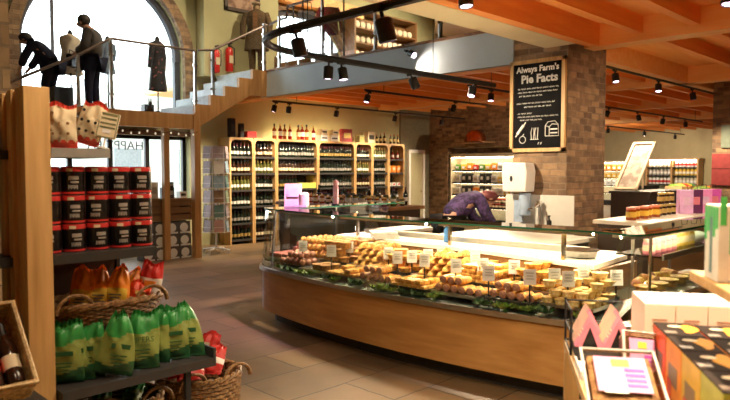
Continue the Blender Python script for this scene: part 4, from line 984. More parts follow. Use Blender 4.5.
mb = MB(); mb.lathe([(0, 0), (.028, 0), (.028, .004), (0, .005)], 14); w_ = mb.build('viewing_window', BLACK, t); w_.location = (-.04, -.122, -.02); w_.rotation_euler = (PI / 2, 0, 0); w_.scale = (.8, 1.5, 1)
t = thing('paper_roll', 'blue paper towel roll hanging below the white dispenser', 'paper roll', (7.9, 4.78, 1.15), -PI / 2)
MB().cyl((0, 0, -.12), (0, 0, .18), .08, n=18).build('roll', mat('blue_paper', (.4, .52, .7), .8), t, True); MB().box((-.085, -.03, -.07), (.13, .01, .3)).build('loose_sheet', MATS['blue_paper'], t)
t = thing('wash_basin', 'steel wash basin with white splashback against the pillar', 'basin', (7.68, 4.62, 0), -PI / 2)
MB().box((0, .318, 1.05), (1.04, .02, .52)).build('splashback', mat('splash_white', (.78, .76, .7), .3, 0, .02), t)
MB().box((0, .03, .84), (.6, .5, .1)).build('bowl', STEEL, t, bevel=.02); MB().box((0, .08, .4), (.5, .4, .78)).build('cabinet', STEEL, t)
mb = MB(); mb.tube([(.05, .26, .89), (.05, .26, 1.14), (.05, .22, 1.19), (.05, .1, 1.14)], .022, 10); mb.tube([(.05, .26, 1.16), (-.07, .14, 1.11)], .014, 8); mb.box((.05, .24, 1.2), (.05, .06, .06)); mb.build('tap', CHROME, t, True)
t = thing('soap_pump', 'dark soap bottle beside the tap', 'bottle', (7.62, 4.25, .8905)); MB().lathe([(.03, 0), (.032, .1), (.012, .12), (.012, .16)], 12).build('body', CHAR, t, True); MB().box((0, 0, .165), (.05, .015, .012)).build('pump', BLACK, t)
t = thing('notice_board', 'maroon notice board fixed low on the far stone pillar', 'notice board', (14.478, 3.86, 1.66), -PI / 2)
MB().box((0, 0, 0), (1.1, .04, .64)).build('board', mat('maroon_board', (.32, .05, .05), .5), t)
mb = MB(); mb.box((0, -.022, .02), (1.1, .006, .012)); mb.box((-.1, -.022, 0), (.012, .006, .64)); mb.build('batten', mat('dark_maroon', (.12, .02, .02), .5), t)
t = thing('green_panel', 'small grey-green panel above the maroon notice board', 'panel', (14.483, 4.0, 2.35), -PI / 2); MB().box((0, 0, 0), (.5, .03, .5)).build('panel_face', mat('grey_green', (.2, .24, .18), .6), t); MB().box((0, -.018, .23), (.52, .02, .04)).build('top_trim', OAKD, t)

# ------------------------------------------------------------------ island and dark cabinet beyond the counter
t = thing('island_counter', 'island counter with pale top carrying pots, beyond the deli return', 'counter', (8.1, 2.98, 0), 0)
MB().box((0, 0, 1.08), (2.5, .62, .04)).build('top', MARB, t); MB().box((0, 0, .55), (2.4, .54, 1.02)).build('body', mat('dark_brown_front', (.06, .035, .022), .6), t); MB().box((0, -.275, .55), (2.1, .012, .8)).build('front_panel', OAKD, t)
P = multi(jar('honey_pot', BTA, mat('coral_lid', (.75, .25, .16), .5), .055, .13, .022, YEL), 0, 'pot')
for i in range(5): P.put((7.1 + i * .17, 2.97 - i * .0 + .03 * (i % 2), 1.101), 0, 'honey coloured pot with coral lid on the island, %s from the pillar end' % ORD[i])
P = multi(jar('relish_jar', BTB, GOLD, .045, .12, .022, GOLD), 0, 'jar')
for i in range(4): P.put((8.0 + i * .15, 3.02, 1.101), 0, 'dark relish jar with gold lid on the island, %s past the coral-lidded pots' % ORD[i])
for i in range(3): P.put((8.08 + i * .15, 3.02, 1.2445), 0, 'dark relish jar stacked on other jars on the island, %s along' % ORD[i])
for i in range(4):
    t = thing('gift_bag', '%s gift bag at the far end of the island, %s after the relish jars' % (['lilac', 'dark plum', 'pink', 'magenta'][i], ORD[i]), 'gift bag', (8.62 + i * .19, 2.93 - .05 * i, 1.101), -PI / 4)
    mb = MB(); mb.box((0, 0, .15), (.17, .1, .3)); mb.build('body', [mat('bright_lilac_card', (.72, .42, .75), .5), mat('plum_card', (.12, .02, .1), .5), mat('hot_pink_card', (.85, .3, .65), .5), mat('bright_magenta', (.65, .1, .5), .5)][i], t, bevel=.004)
    MB().tube([(-.04, 0, .3), (-.03, 0, .36), (.03, 0, .36), (.04, 0, .3)], .004, 5).build('handle', BLACK, t); MB().box((0, -.052, .16), (.09, .004, .1)).build('printed_panel', PINK if i % 2 else LILAC, t)
t = thing('dark_cabinet', 'dark display cabinet beside the stone pillar, beyond the island', 'cabinet', (9.95, 3.85, 0))
MB().box((0, 0, .66), (1.6, .55, 1.3)).build('body', mat('espresso_board', (.035, .022, .016), .5), t); MB().box((0, 0, 1.33), (1.64, .6, .04)).build('top', MATS['espresso_board'], t)
mb = MB(); mb.box((.25, .24, 1.354), (.95, .03, .006)); mb.build('added_uplight', UPL, t); mb = MB(); mb.box((.25, .2, 1.38), (1.04, .015, .06)); mb.box((-.26, .25, 1.38), (.015, .08, .06)); mb.build('added_uplight_lip', CHAR, t)  # added ceiling-brightening strip and the lip that hides it
for k in (-1, 1): d = MB().box((k * .39, -.282, .66), (.74, .014, 1.1)).build('door', CHAR, t); MB().cyl((k * .06, -.3, .6), (k * .06, -.3, .8), .01, n=8).build('handle', CHROME, d)
t = thing('leaning_sign_frame', 'pale framed notice leaning back on the dark cabinet', 'sign frame', (9.3, 3.98, 1.3655))
Q = Euler((0, PI / 4 - .03, 0))
mb = MB(); mb.M = Q.to_matrix().to_4x4()
for s in (-1, 1): mb.box((0, s * .15, .48), (.035, .035, .96))
mb.box((0, 0, .02), (.035, .33, .04)); mb.box((0, 0, .94), (.035, .33, .04)); mb.build('frame', CREAMC, t)
mb = MB(); mb.M = Q.to_matrix().to_4x4(); mb.box((.005, 0, .48), (.012, .28, .9)); mb.build('notice_sheet', speck('taupe_print', (.24, .17, .12), (.5, .42, .33), 9, .6, 0), t)
mb = MB(); mb.tube([(.6, 0, .62), (.62, 0, 0)], .014, 6); mb.build('strut', CREAMC, t)

# ------------------------------------------------------------------ chilled cabinet in the stone wall, far hall shelves
def chiller(lab, loc, rz, w, h, nsh, d=.5):
    t = thing('chilled_cabinet', lab, 'chiller', loc, rz)
    for s in (-1, 1): MB().box((s * (w / 2 - .02), 0, h / 2), (.04, d, h)).build('side_panel', mat('pale_side', (.55, .45, .3), .5), t)
    MB().box((0, d / 2 - .015, h / 2), (w - .08, .03, h)).build('back_panel', mat('cream_back', (.75, .66, .45), .5), t)
    MB().box((0, 0, h - .05), (w, d, .1)).build('canopy_panel', mat('canopy_cream', (.7, .6, .42), .5), t)
    MB().box((0, 0, .1), (w, d, .2)).build('base_panel', CHAR, t)
    MB().box((0, -d / 2 + .06, h - .115), (w - .12, .05, .02)).build('light_tube', FRIDGEL, t)
    zs = [.21 + (h - .35) * k / nsh for k in range(nsh)]
    for k, z in enumerate(zs):
        s = MB().box((0, .03, z), (w - .08, d - .1, .02)).build('shelf', WHITE if k else BLACK, t)
        MB().box((0, -d / 2 + .08, z + .005), (w - .08, .012, .05)).build('ticket_strip', BLACK, s)
        if k: MB().box((0, -d / 2 + .12, z - .018), (w - .12, .03, .012)).build('light_tube', TUBE2, s)
    return [z + .0105 for z in zs]
cx, cw = 10.42, 2.75
zs = chiller('lit cream chilled cabinet built into the dark stone wall', (15.58, cx, 0), -PI / 2, cw, 2.12, 5, .5)
PM = [('coffee_bag', CHAR, 'dark brown coffee bag', (.14, .1, .3)), ('ready_meal_box', ORNG, 'orange carton', (.18, .14, .24)), ('ready_meal_box', YEL, 'yellow carton', (.16, .14, .2)), ('ready_meal_box', WHITE, 'white carton', (.18, .14, .24)),
      ('ready_meal_box', mat('leaf_green_card', (.12, .3, .06), .5), 'green carton', (.15, .14, .2)), ('ready_meal_box', RED, 'red carton', (.16, .14, .18))]
PP = []
for nm, m, l, d in PM:
    t = thing(nm, None, None); t['category'] = 'packet'
    MB().box((0, 0, d[2] / 2), d).build('body', m, t, bevel=.006); MB().box((0, -d[1] / 2 - .002, d[2] * .5), (d[0] * .6, .004, d[2] * .35)).build('paper_label', PAPER if m is not WHITE else SILV, t); PP.append((Proto(t), l))
ROW = {4: [4, 2, 1, 5, 4, 2, 1, 3, 2, 4, 1, 2], 3: [3, 0, 0, 3, 0, 0, 3, 2, 3, 3, 0, 3], 2: [3, 0, 0, 1, 0, 0, 3, 3, 2, 3, 1, 3]}
for k, row in ROW.items():
    for i, v in enumerate(row):
        PP[v][0].put((15.51, cx + cw / 2 - .2 - i * .21, zs[k]), -PI / 2, '%s on the %s chilled shelf up, %s from the doorway end' % (PP[v][1], ORD[k], ORD[i]), None, (1, 1, .9))
P = Proto(tag(jar('pate_pot', BTB, RED, .05, .12, .02, CREAMC), None, 'pot'))
for r_ in range(2):
    for i in range(14): P.put((15.51, cx + .2 - i * .115, zs[1] + r_ * .1405), 0, 'small dark red-lidded pot, %s layer on the second chilled shelf' % ['bottom', 'top'][r_], 'red-lidded pots, %s layer, second chilled shelf' % ['bottom', 'top'][r_])
t = thing('copper_pan', 'upturned copper pan on the chilled cabinet under the stone lintel', 'pan', (14.984, 10.65, 2.43), -PI / 2)
MB().lathe([(.3, 0), (.31, .01), (.27, .18), (.17, .3), (0, .33)], 22).build('bowl', COPPER, t, True)
MB().box((0, .0, -.02), (.9, .62, .04)).build('ledge', OAKD, t)
P0 = [('sack_packet', LINEN, 'cream packet'), ('tin_can', SILV, 'silver tin'), ('juice_bottle', YEL, 'yellow bottle'), ('spread_tub', WHITE, 'white tub')]
t = thing('hall_shelf', 'tall pale timber shelf unit lit along the far hall wall', 'shelf unit', (29.9, 10.66, 0), -PI / 2)
for x in (-1.08, 0, 1.08): MB().box((x, 0, 1.06), (.06, .6, 2.12)).build('side_panel', RACKW, t)
MB().box((0, .28, 1.06), (2.16, .03, 2.12)).build('back_panel', CREAM, t); MB().box((0, 0, 2.13), (2.3, .64, .06)).build('top_panel', RACKW, t)
for k, z in enumerate((.2, .62, 1.02, 1.4, 1.76)): MB().box((0, 0, z), (2.16, .58, .03)).build('shelf', BLACK, t)
MB().box((0, -.24, 2.08), (2.0, .05, .02)).build('light_tube', FRIDGEL, t)
P = []
for nm, m, l in P0:
    q = thing(nm, None, None); q['category'] = 'packet'; MB().lathe([(.06, 0), (.065, .01), (.065, .2), (.05, .24), (.04, .26)], 10).build('body', m, q, True); MB().lathe([(.067, .06), (.067, .15)], 10).build('paper_label', PAPER if m is not WHITE else RED, q, True); P.append((Proto(q), l))
for k, z in enumerate((1.02, 1.4, 1.76)):
    for i in range(13):
        if i == 6: continue
        v = [3, 1, 0, 2][(k + (i > 6) * 2) % 4]; lab = '%s on the %s shelf of the far hall unit, %s half' % (P[v][1], ['middle', 'upper', 'top'][k], ['first', 'second'][i > 6])
        P[v][0].put((29.8, 10.66 + .96 - i * .16, z + .016), 0, lab, lab.replace(' on', 's on', 1), 1.1)
zs2 = chiller('bright open chiller near the side wall of the far hall', (29.9, 13.4, 0), -PI / 2, 2.2, 2.1, 5, .6)
for k in (2, 3, 4):
    for i in range(8):
        v = [3, 2, 1][k - 2]; lab = '%s on the %s shelf of the far bright chiller' % (PP[v][1], ORD[k]); PP[v][0].put((29.87, 13.4 + .9 - i * .25, zs2[k]), -PI / 2, lab, lab.replace(' on', 's on', 1), 1.1)
for i, (x_, y_, w_) in enumerate([(21, 7.2, 1.6), (18.2, 5.6, 1.4)]):
    t = thing('produce_table', ['timber produce table far down the hall', 'timber produce table between the dark cabinet and the far hall'][i], 'table', (x_, y_, 0))
    MB().box((0, 0, .95), (w_, 1, .1)).build('top', PINEX, t); MB().box((0, 0, .45), (w_ - .1, .9, .9)).build('body', OAKD, t)
    for k in range(5):
        pk = thing('produce_crate', 'small produce crate on the %s far table, %s along' % (ORD[i], ORD[k]), 'crate', (x_ - w_ / 2 + .15 + k * w_ / 6, y_, 1.0005))
        MB().box((0, 0, .08), (.22, .5, .16)).build('tray', STRAW, pk); MB().ell((0, 0, .16), (.1, .22, .08), 12, 8, 0, .06).build('produce', [LETT, YEL, RED, ORNG, GRN][k], pk, True)
# ------------------------------------------------------------------ light rails and spotlights
def rail(lab, pts, z, drops, rr=.022):
    t = thing('lighting_rail', lab, 'lighting rail')
    MB().tube([(x, y, z) for x, y in pts], rr, 8).build('rail', BLACKM, t, True)
    for x, y, zt in drops: MB().cyl((x, y, z), (x, y, zt), .006, n=6).build('hanger', BLACKM, t)
crv = [(3.56, 2.0), (3.56, 4.45)] + bez((3.56, 4.45), (3.56, 5.36), (4.5, 5.36), 10)[1:] + [(8.0, 5.36)]
rail('curved black lighting rail sweeping above the deli counter', crv, 2.87, [(3.56, 2.8, 3.39), (3.56, 4.3, 3.3), (4.5, 5.36, 6.9), (6.6, 5.36, 6.9)], .036)
rail('black lighting rail under the ceiling before the wide wine bays', [(8.4, 8.4), (12.3, 8.4)], 3.1, [(8.9, 8.4, 3.6), (11.6, 8.4, 3.6)])
rail('black lighting rail running close along the wine racks', [(8.35, 11.1), (15.1, 11.1)], 3.1, [(9, 11.1, 3.6), (14.4, 11.1, 3.6)])
rail('black lighting rail on the pale long beam beside the chalkboard pillar', [(9.3, 4.5), (16.5, 4.5)], 3.24, [(9.6, 4.5, 3.3), (15.9, 4.5, 3.3)])
rail('black lighting rail deep in the hall behind the chalkboard pillar', [(9.2, 6.7), (21, 6.7)], 3.1, [(9.9, 6.7, 3.6), (20.4, 6.7, 3.6)])
rail('faint far lighting rail before the far hall shelves', [(20, 9.6), (28, 9.6)], 3.1, [(20.4, 9.6, 3.6), (27.6, 9.6, 3.6)])
def spotlight():
    t = thing('spotlight', None, None); t['category'] = 'spotlight'
    MB().box((0, 0, .0), (.1, .035, .045)).build('adapter', BLACKM, t)
    MB().cyl((0, 0, -.01), (0, 0, -.07), .012, n=8).build('arm', BLACKM, t)
    mb = MB(); mb.lathe([(.03, .02), (.05, .012), (.056, 0), (.056, -.12), (.05, -.125), (.05, -.115), (0, -.115)], 16, (0, 0, -.08)); mb.build('lamp_head', BLACKM, t, True)
    MB().lathe([(0, -.118), (.044, -.118), (.044, -.116), (0, -.116)], 14, (0, 0, -.08)).build('lens', LENS, t)
    return t
SPP = Proto(spotlight())
NL = [0]
WARM = (1, .79, .53); NEUT = (1, .8, .62)
def spot(loc, lab, aim, power, size=80, col=WARM, scale=1, grp=None):
    loc = Vector(loc); aim = Vector(aim); d = (aim - loc).normalized()
    q = Vector((0, 0, -1)).rotation_difference(Vector((d.x * .45, d.y * .45, d.z - .25)).normalized())
    SPP.put(loc, q.to_euler(), lab, None, scale)
    if power:
        l = bpy.data.lights.new('spot_lamp', 'SPOT'); l.energy = power; l.spot_size = math.radians(size); l.spot_blend = .7; l.color = col; l.shadow_soft_size = .06
        o = bpy.data.objects.new('spot_lamp', l); COL.objects.link(o)
        o.location = loc + Vector((0, 0, -.23 * scale)) + d * .03; o.rotation_euler = d.to_track_quat('-Z', 'Y').to_euler()
PW = 2.6
for i, (x, y, aim, pw, sc) in enumerate([(3.52, 3.36, (5.0, 2.9, .9), 50, 1.25), (3.57, 4.42, (5.0, 4.1, .9), 50, 1.1), (4.8, 5.36, (4.6, 5.7, .8), 130, 1), (4.98, 5.36, (5.1, 4.3, .9), 140, 1), (6.15, 5.36, (8.0, 4.75, 1.7), 120, 1), (7.5, 5.36, (3.0, 4.6, .0), 420, 1)]):
    spot((x, y, 2.85), 'black spotlight on the curved rail, %s from its open end' % ORD[i], aim, pw * PW, [50, 50, 70, 95, 95, 80][i], (1, .6, .85) if i == 2 else WARM, sc)
spot((4.9, 3.62, 3.385), 'large black spotlight fixed under the void edge joists', (4.5, 2.5, .7), 90 * PW, 60, WARM, 1.25)
spot((6.5, 1.86, 3.365), 'black spotlight fixed under the bare ceiling joists, away from the void', (5.2, 1.9, 1.0), 200 * PW, 100, WARM, 1.2)
spot((7.9, 6.95, 3.55), 'spotlight fixed to the grey gallery front, lens shining', (7.6, 4.6, 3.6), 40 * PW, 90, NEUT, 1)
for i, (x, aim, pw) in enumerate([(8.5, (5.8, 8.7, 0), 95), (11.1, (11, 11, 1.0), 120)]): spot((x, 8.4, 3.08), 'black spotlight on the rail before the wide wine bays, %s along' % ORD[i], aim, pw * PW, 62 if i == 0 else 95, (.95, .5, .85) if i == 0 else WARM)
for i, (x, aim, pw) in enumerate([(8.43, (7.4, 11.7, 1.3), 120), (8.8, (8.9, 12.4, 1.2), 110), (10.2, (10.2, 12.4, 1.4), 105), (12.2, (12.0, 12.4, 1.3), 80), (14.1, (13.4, 12.4, 1.3), 50)]):
    spot((x, 11.1, 3.08), 'black spotlight on the rail along the wine racks, %s from the stairs' % ORD[i], aim, pw * PW, 95)
for i, (x, aim, pw) in enumerate([(10.04, (9, 3.2, 1), 140), (11.8, (10, 3.5, 1), 140), (13.5, (14.0, 3.9, 1.2), 110), (15.1, (16, 6, .8), 140)]):
    spot((x, 4.5, 3.22), 'black spotlight on the pale beam rail, %s from the chalkboard pillar' % ORD[i], aim, pw * PW, 105)
for i, (x, aim, pw) in enumerate([(9.9, (8.6, 6, .8), 100), (14.7, (15.2, 9.6, 1), 130), (16.3, (18, 6, .8), 160), (18, (20, 9, .8), 160), (19.6, (22, 7, .8), 160)]):
    spot((x, 6.7, 3.08), 'black spotlight on the deep hall rail, %s from the chalkboard pillar' % ORD[i], aim, pw * PW, 110)
for i, (x, aim, pw) in enumerate([(21, (24, 11, .8), 90), (24, (29, 12, 1.2), 90), (27, (29.8, 10.6, 1.1), 80)]):
    spot((x, 9.6, 3.08), 'tiny black spotlight on the faint far rail, %s along' % ORD[i], aim, pw * PW, 120)

# spots overhead near the camera and on the gallery
for x, y, aim, pw, lab in [(2.3, .4, (2.2, .4, .9), 215, 'black spotlight under the joists above the boxed treats'), (2.6, 1.72, (1.7, 3.3, .9), 38, 'added black spotlight under the joists turned to the canister stand'), (1.2, 2.4, (.9, 3.2, 1.2), 26, 'added black spotlight under the joists close to the stand end'), (1.3, 3.46 + .25, (1.4, 6.56, 3.1), 60, 'added black spotlight under the joists by the void edge, turned to the pale block pillar'), (7.4, 1.2, (8.7, 2.9, 1.2), 110, 'added black spotlight under the joists turned to the bright gift bags'), (.5, 1.4, (1.95, .75, 1.0), 120, 'black spotlight under the joists lighting the dark-lidded cartons')]:  # stand, block pillar and gift bag spots: added above view to brighten them
    spot((x, y, 3.37), lab, aim, pw * PW, 110, WARM, 1.1)
rail('upper lighting rail high over the gallery', [(5.0, 9.8), (14, 9.8)], 6.5, [(6, 9.8, 6.9), (13, 9.8, 6.9)])
for i, (x, aim) in enumerate([(6.2, (5.6, 11.5, 3)), (8.6, (8.2, 12.2, 4.5)), (11, (11, 12, 4.5)), (13, (12.9, 12.2, 4.6))]):
    spot((x, 9.8, 6.48), 'upper spotlight high over the gallery, %s from the landing' % ORD[i], aim, [120, 80, 100, 260][i] * PW, 110, WARM, 1.1)
# ------------------------------------------------------------------ stand with jars and crisps (beside the camera)
t = thing('shelving_stand', 'tall pine and black shelving stand holding dark canisters and green crisp bags', 'shelving', (0, 0, 0))
for i in range(5): MB().bb((1.0 - .014 * (i % 2), 3.256 + .066 * i, 0), (1.045, 3.312 + .066 * i, 2.03 - .004 * i)).build('end_plank', PINE, t, bevel=.006)
MB().bb((1.03, 3.25, 0), (1.05, 3.58, 2.0)).build('plank_backing', OAKD, t)
MB().bb((1.0, 3.19, 0), (1.115, 3.25, 2.035)).build('front_post', PINE, t, bevel=.004)
MB().bb((1.12, 3.2, 1.2), (1.64, 3.66, 1.245)).build('canister_shelf', CHAR, t)
MB().bb((1.12, 3.2, 1.71), (1.4, 3.6, 1.755)).build('top_shelf', GREYSH, t)
MB().bb((1.12, 3.12, .56), (1.945, 3.68, .605)).build('crisp_shelf', CHAR, t); 
MB().bb((1.93, 3.12, .605), (1.945, 3.68, .66)).build('shelf_lip', CHAR, t)
MB().bb((1.12, 3.4, .83), (1.68, 3.66, .855)).build('basket_shelf', CHAR, t)
MB().bb((1.05, 3.66, 0), (1.64, 3.68, 1.66)).build('back_panel', mat('dark_brown_back', (.06, .025, .016), .7), t)
for x, z in ((1.62, 1.66), (1.77, .56)): MB().bb((x, 3.64, 0), (x + .02, 3.66, z)).build('upright', BLACK, t)
MB().bb((1.77, 3.14, 0), (1.8, 3.17, .56)).build('upright', BLACK, t)
for z, lab, y0 in ((1.19, 'jar_shelf', 3.34), (.6, 'bottle_shelf', 2.85), (1.7, 'greens_shelf', 3.42)): MB().bb((.66, y0, z), (1.0, 3.95, z + .045)).build(lab, CHAR, t)
MB().bb((.66, 3.93, 0), (1.0, 3.96, 2.0)).build('side_board', CHAR, t)
# canisters
def canister():
    t = thing('canister', None, None); t['category'] = 'canister'
    r = .0545
    MB().lathe([(r * .97, 0), (r, .004), (r, .134), (r * .96, .139), (0, .139)], 20).build('body', mat('dark_print', (.009, .007, .007), .25, 0, .4, 40), t, True)
    b = MB(); b.lathe([(r * 1.008, .114), (r * 1.008, .1335), (r * .99, .137)], 20); b.build('red_band', RED, t, True)
    MB().lathe([(r * 1.008, .004), (r * 1.008, .014)], 20).build('foot_band', RED, t, True)
    def arcp(mb, a0, a1, z0, z1, k=5):
        for i in range(k):
            p, q = a0 + (a1 - a0) * i / k, a0 + (a1 - a0) * (i + 1) / k; rr = r * 1.014
            mb.add([(rr * math.sin(p), -rr * math.cos(p), z0), (rr * math.sin(q), -rr * math.cos(q), z0), (rr * math.sin(q), -rr * math.cos(q), z1), (rr * math.sin(p), -rr * math.cos(p), z1)], [(0, 1, 2, 3)])
    mb = MB(); arcp(mb, -.05, .8, .074, .092); arcp(mb, .1, .8, .058, .067, 4)
    for k in range(7): arcp(mb, -.1 + .12 * k, -.02 + .12 * k, .028 + .004 * (k % 2), .048, 2)
    mb.build('printed_label', SILV, t)
    mb = MB(); arcp(mb, -.28, .28, .115, .13, 4); mb.build('cream_flash', CREAMC, t)
    return t
CP = Proto(canister())
for r_ in range(3):
    for c in range(5):
        CP.put((1.14 + .1185 * c, 3.314, 1.2455 + .1415 * r_), -.62 + R.uniform(-.25, .25), 'dark canister with red band, %s tier, %s along from the pine post' % (['bottom', 'middle', 'top'][r_], ORD[c]))
def pillow(name, w, h, th, mats, mfn, lean=0, seed=0, twist=0, pinch=.0):
    rr = random.Random(seed); ph = [rr.uniform(0, 6) for _ in range(6)]
    mb = MB()
    for sgn in (-1, 1):
        def f(u, v, sgn=sgn):
            e = (math.sin(PI * min(1, max(0, (v - .05) / .86))) ** .55 if .05 < v < .91 else 0) * math.sin(PI * u) ** .6
            wob = .008 * math.sin(9 * u + ph[0] + 5 * v) * math.sin(7 * v + ph[1]) + .006 * math.sin(17 * u + ph[2]) * (v > .6)
            ww = w * (1 - pinch * v ** 3) * (1 + .04 * math.sin(6 * v + ph[3]))
            crim = .006 * math.sin(u * 40) * (1 if v > .91 else 0)
            return Vector(((u - .5) * ww + twist * v * v * w, sgn * (th * .5 * e + (wob if e > .2 else 0)) + crim + .012 * math.sin(u * 5 + ph[4]) * v ** 2, h * v + .012 * math.sin(u * 7 + ph[5]) * v ** 3))
        mb.grid(f, 24, 32, mfn)
    return mb.build(name, mats, None, True)
def bagm(u, v):
    d = v + .04 * math.sin(u * 5)
    return 0 if d > .66 else (1 if d > .2 else 2)
CB = []
for k in range(4):
    t = thing('crisp_bag', None, None); t['category'] = 'crisp bag'
    o = pillow('foil_bag', .17, .3, .085, [GRN, LIME, DGRN], bagm, 0, k, [.12, -.2, .22, .08][k], [.35, .75, .6, .3][k]); o.parent = t
    mb = MB()
    for i in range(3): mb.box((.0, -.0465, .105 - .018 * i), (.075 - .012 * i, .002, .006))
    mb.build('small_print', DGRN, t)
    if k == 3:
        text('brand_lettering', 'PIPERS', .04, DGRN, t, (0, -.048, .158), FR, .0005); text('brand_lettering', 'CRISPS', .022, DGRN, t, (.005, -.048, .128), FR, .0005)
    else: MB().box((0, -.0465, .15), (.085, .002, .022)).build('brand_panel', DGRN, t)
    CB.append(Proto(t))
FZ = .611
for (a, b, k, rz, tilt, lab) in [(1.18, 3.25, 0, -.5, -.05, 'first green crisp bag beside the pine post, pale panel half hidden'), (1.235, 3.26, 1, -.55, -.08, 'second green crisp bag from the pine post, top flopped over'),
        (1.295, 3.27, 2, -.7, -.06, 'third green crisp bag from the pine post, narrow and turned'), (1.375, 3.165, 1, -.35, .1, 'large crumpled green crisp bag drooping over the shelf edge'),
        (1.555, 3.2, 3, -.45, -.07, 'upright green crisp bag showing dark lettering on its pale panel'), (1.65, 3.27, 2, -.8, -.06, 'green crisp bag wedged just beyond the lettered bag'),
        (1.755, 3.24, 0, -.35, -.04, 'tall green crisp bag second from the open shelf end'), (1.845, 3.24, 1, -.6, -.1, 'green crisp bag at the open shelf end by the red packet')]:
    big = 1.08 if 'drooping' in lab else 1.0
    CB[k].put((a, b, FZ + (.018 if big > 1 else 0)), (tilt, .25 if big > 1 else 0, rz), lab, None, (big, 1, big))
# wicker baskets
def wicker(name, lab, loc, rx, ry, h, m, flare=1.18, rz=0, handles=True, rows=9):
    t = thing(name, lab, 'basket', loc, rz)
    mb = MB(); n = 44
    for j in range(rows):
        v = (j + .5) / rows; f = 1 + (flare - 1) * v
        mb.tube([((rx * f + .006 * (1 if (i + j) % 2 else -1)) * math.cos(2 * PI * i / n), (ry * f + .006 * (1 if (i + j) % 2 else -1)) * math.sin(2 * PI * i / n), h * v) for i in range(n)], h / rows * .62, 5, closed=True)
    mb.build('wicker_weave', m, t, True)
    mb = MB(); mb.prism([(rx * .97 * math.cos(2 * PI * i / 24), ry * .97 * math.sin(2 * PI * i / 24)) for i in range(24)], 0, .012); mb.build('bottom', m, t)
    mb = MB()
    for q in range(2):
        mb.tube([((rx * flare + .008 * math.cos(i * 1.3 + q * PI)) * math.cos(2 * PI * i / 60), (ry * flare + .008 * math.cos(i * 1.3 + q * PI)) * math.sin(2 * PI * i / 60), h + .01 + .009 * math.sin(i * 1.3 + q * PI)) for i in range(60)], .013, 6, closed=True)
    mb.build('rim', m, t, True)
    if handles:
        for s in (-1, 1):
            mb = MB()
            for q in range(2): mb.tube([(s * rx * flare * .62 + .09 * math.cos(PI * i / 10), -ry * flare * .8 - .012 * q, h - .015 + .085 * math.sin(PI * i / 10) + .004 * q) for i in range(11)], .009, 6)
            mb.build('handle', m, t, True)
    return t
wicker('wicker_basket', 'low oval wicker basket of orange packets above the green crisp bags', (1.44, 3.42, .857), .275, .16, .1, BROWNW, 1.18, 0)
wicker('wicker_basket', 'round wicker basket of red packets on the floor by the shelf end', (2.06, 3.5, .001), .215, .2, .4, BROWNW, 1.15, 0, True, 16)
wicker('wicker_basket', 'round wicker basket with green packets on the floor under the crisp shelf', (1.52, 3.415, .001), .2, .175, .4, BROWNW, 1.12, 0, True, 16)
def ob(u, v): return 1 if (v < .5 and abs(u - .5) < .4) else 0
OBP = []
for k in range(2):
    t = thing('snack_packet', None, None); t['category'] = 'snack packet'
    o = pillow('foil_bag', .13, .24, .06, [ORNG, YEL], ob, 0, 20 + k, [.1, -.12][k], [.55, .3][k]); o.parent = t
    mb = MB()
    for i in range(4): mb.box((.0, -.0345, .085 - .016 * i), (.06 - .012 * (i % 2), .002, .007))
    mb.build('printed_line', TXT, t); OBP.append(Proto(t))
for (a, b, k, rz, tl, lab) in [(1.3, 3.4, 1, -.7, -.25, 'orange snack packet nearest the pine post, its top folded over'), (1.37, 3.36, 0, -.3, -.3, 'pointed orange snack packet in the middle of the wicker basket'), (1.45, 3.33, 0, -.6, -.2, 'tallest pointed orange snack packet with yellow panel in the basket'), (1.53, 3.4, 1, -1.0, -.7, 'orange snack packet lying back towards the red pouch')]:
    OBP[k].put((a, b - .03, .915), (tl, .1, rz), lab)
t = thing('snack_pouch', 'red and white pouch at the open end of the orange packet basket', 'pouch', (1.665, 3.36, .925)); t.rotation_euler = (-.15, .15, -.6)
o = pillow('foil_bag', .12, .22, .06, [RED, PAPER], lambda u, v: 1 if .15 < v < .6 else 0, 0, 31, 0, .1); o.parent = t
MB().box((0, -.034, .1), (.06, .002, .03)).build('printed_line', ORNG, t)
t = thing('snack_pouch', 'vermilion pouch lying low in the wicker basket beside the red pouch', 'pouch', (1.57, 3.3, .92)); t.rotation_euler = (-.5, .3, -.4)
o = pillow('foil_bag', .12, .14, .05, [mat('vermilion_foil', (.75, .07, .02), .35), CREAMC], lambda u, v: 1 if v < .3 else 0, 0, 33, 0, .1); o.parent = t
MB().box((0, -.03, .07), (.05, .002, .02)).build('printed_line', YEL, t)
P = []
t = thing('red_packet', None, None); t['category'] = 'snack packet'; o = pillow('foil_bag', .16, .2, .07, [RED, PAPER], lambda u, v: 1 if .3 < v < .5 else 0, 0, 41, .1, .2); o.parent = t; MB().box((0, -.04, .12), (.07, .002, .03)).build('printed_line', CREAMC, t); P = Proto(t)
for (a, b, z, rz, tl, lab) in [(1.96, 3.42, .4, -.4, -.9, 'red packet lying in the floor basket, nearest the crisp shelf'), (2.1, 3.46, .4, -.9, -.7, 'red packet in the middle of the floor basket'), (2.17, 3.6, .42, -1.2, -.25, 'red packet standing up at the back of the floor basket'), (1.98, 3.6, .38, .2, -.5, 'red packet behind the others in the floor basket')]: P.put((a, b, z), (tl, 0, rz), lab)
for (a, rz, lab) in [(1.42, -.4, 'green packet in the floor basket under the shelf, nearer the pine post'), (1.56, -.8, 'green packet in the floor basket under the shelf, nearer the red packets')]: CB[0].put((a, 3.42, .3), (-.8, 0, rz), lab, None, .7)
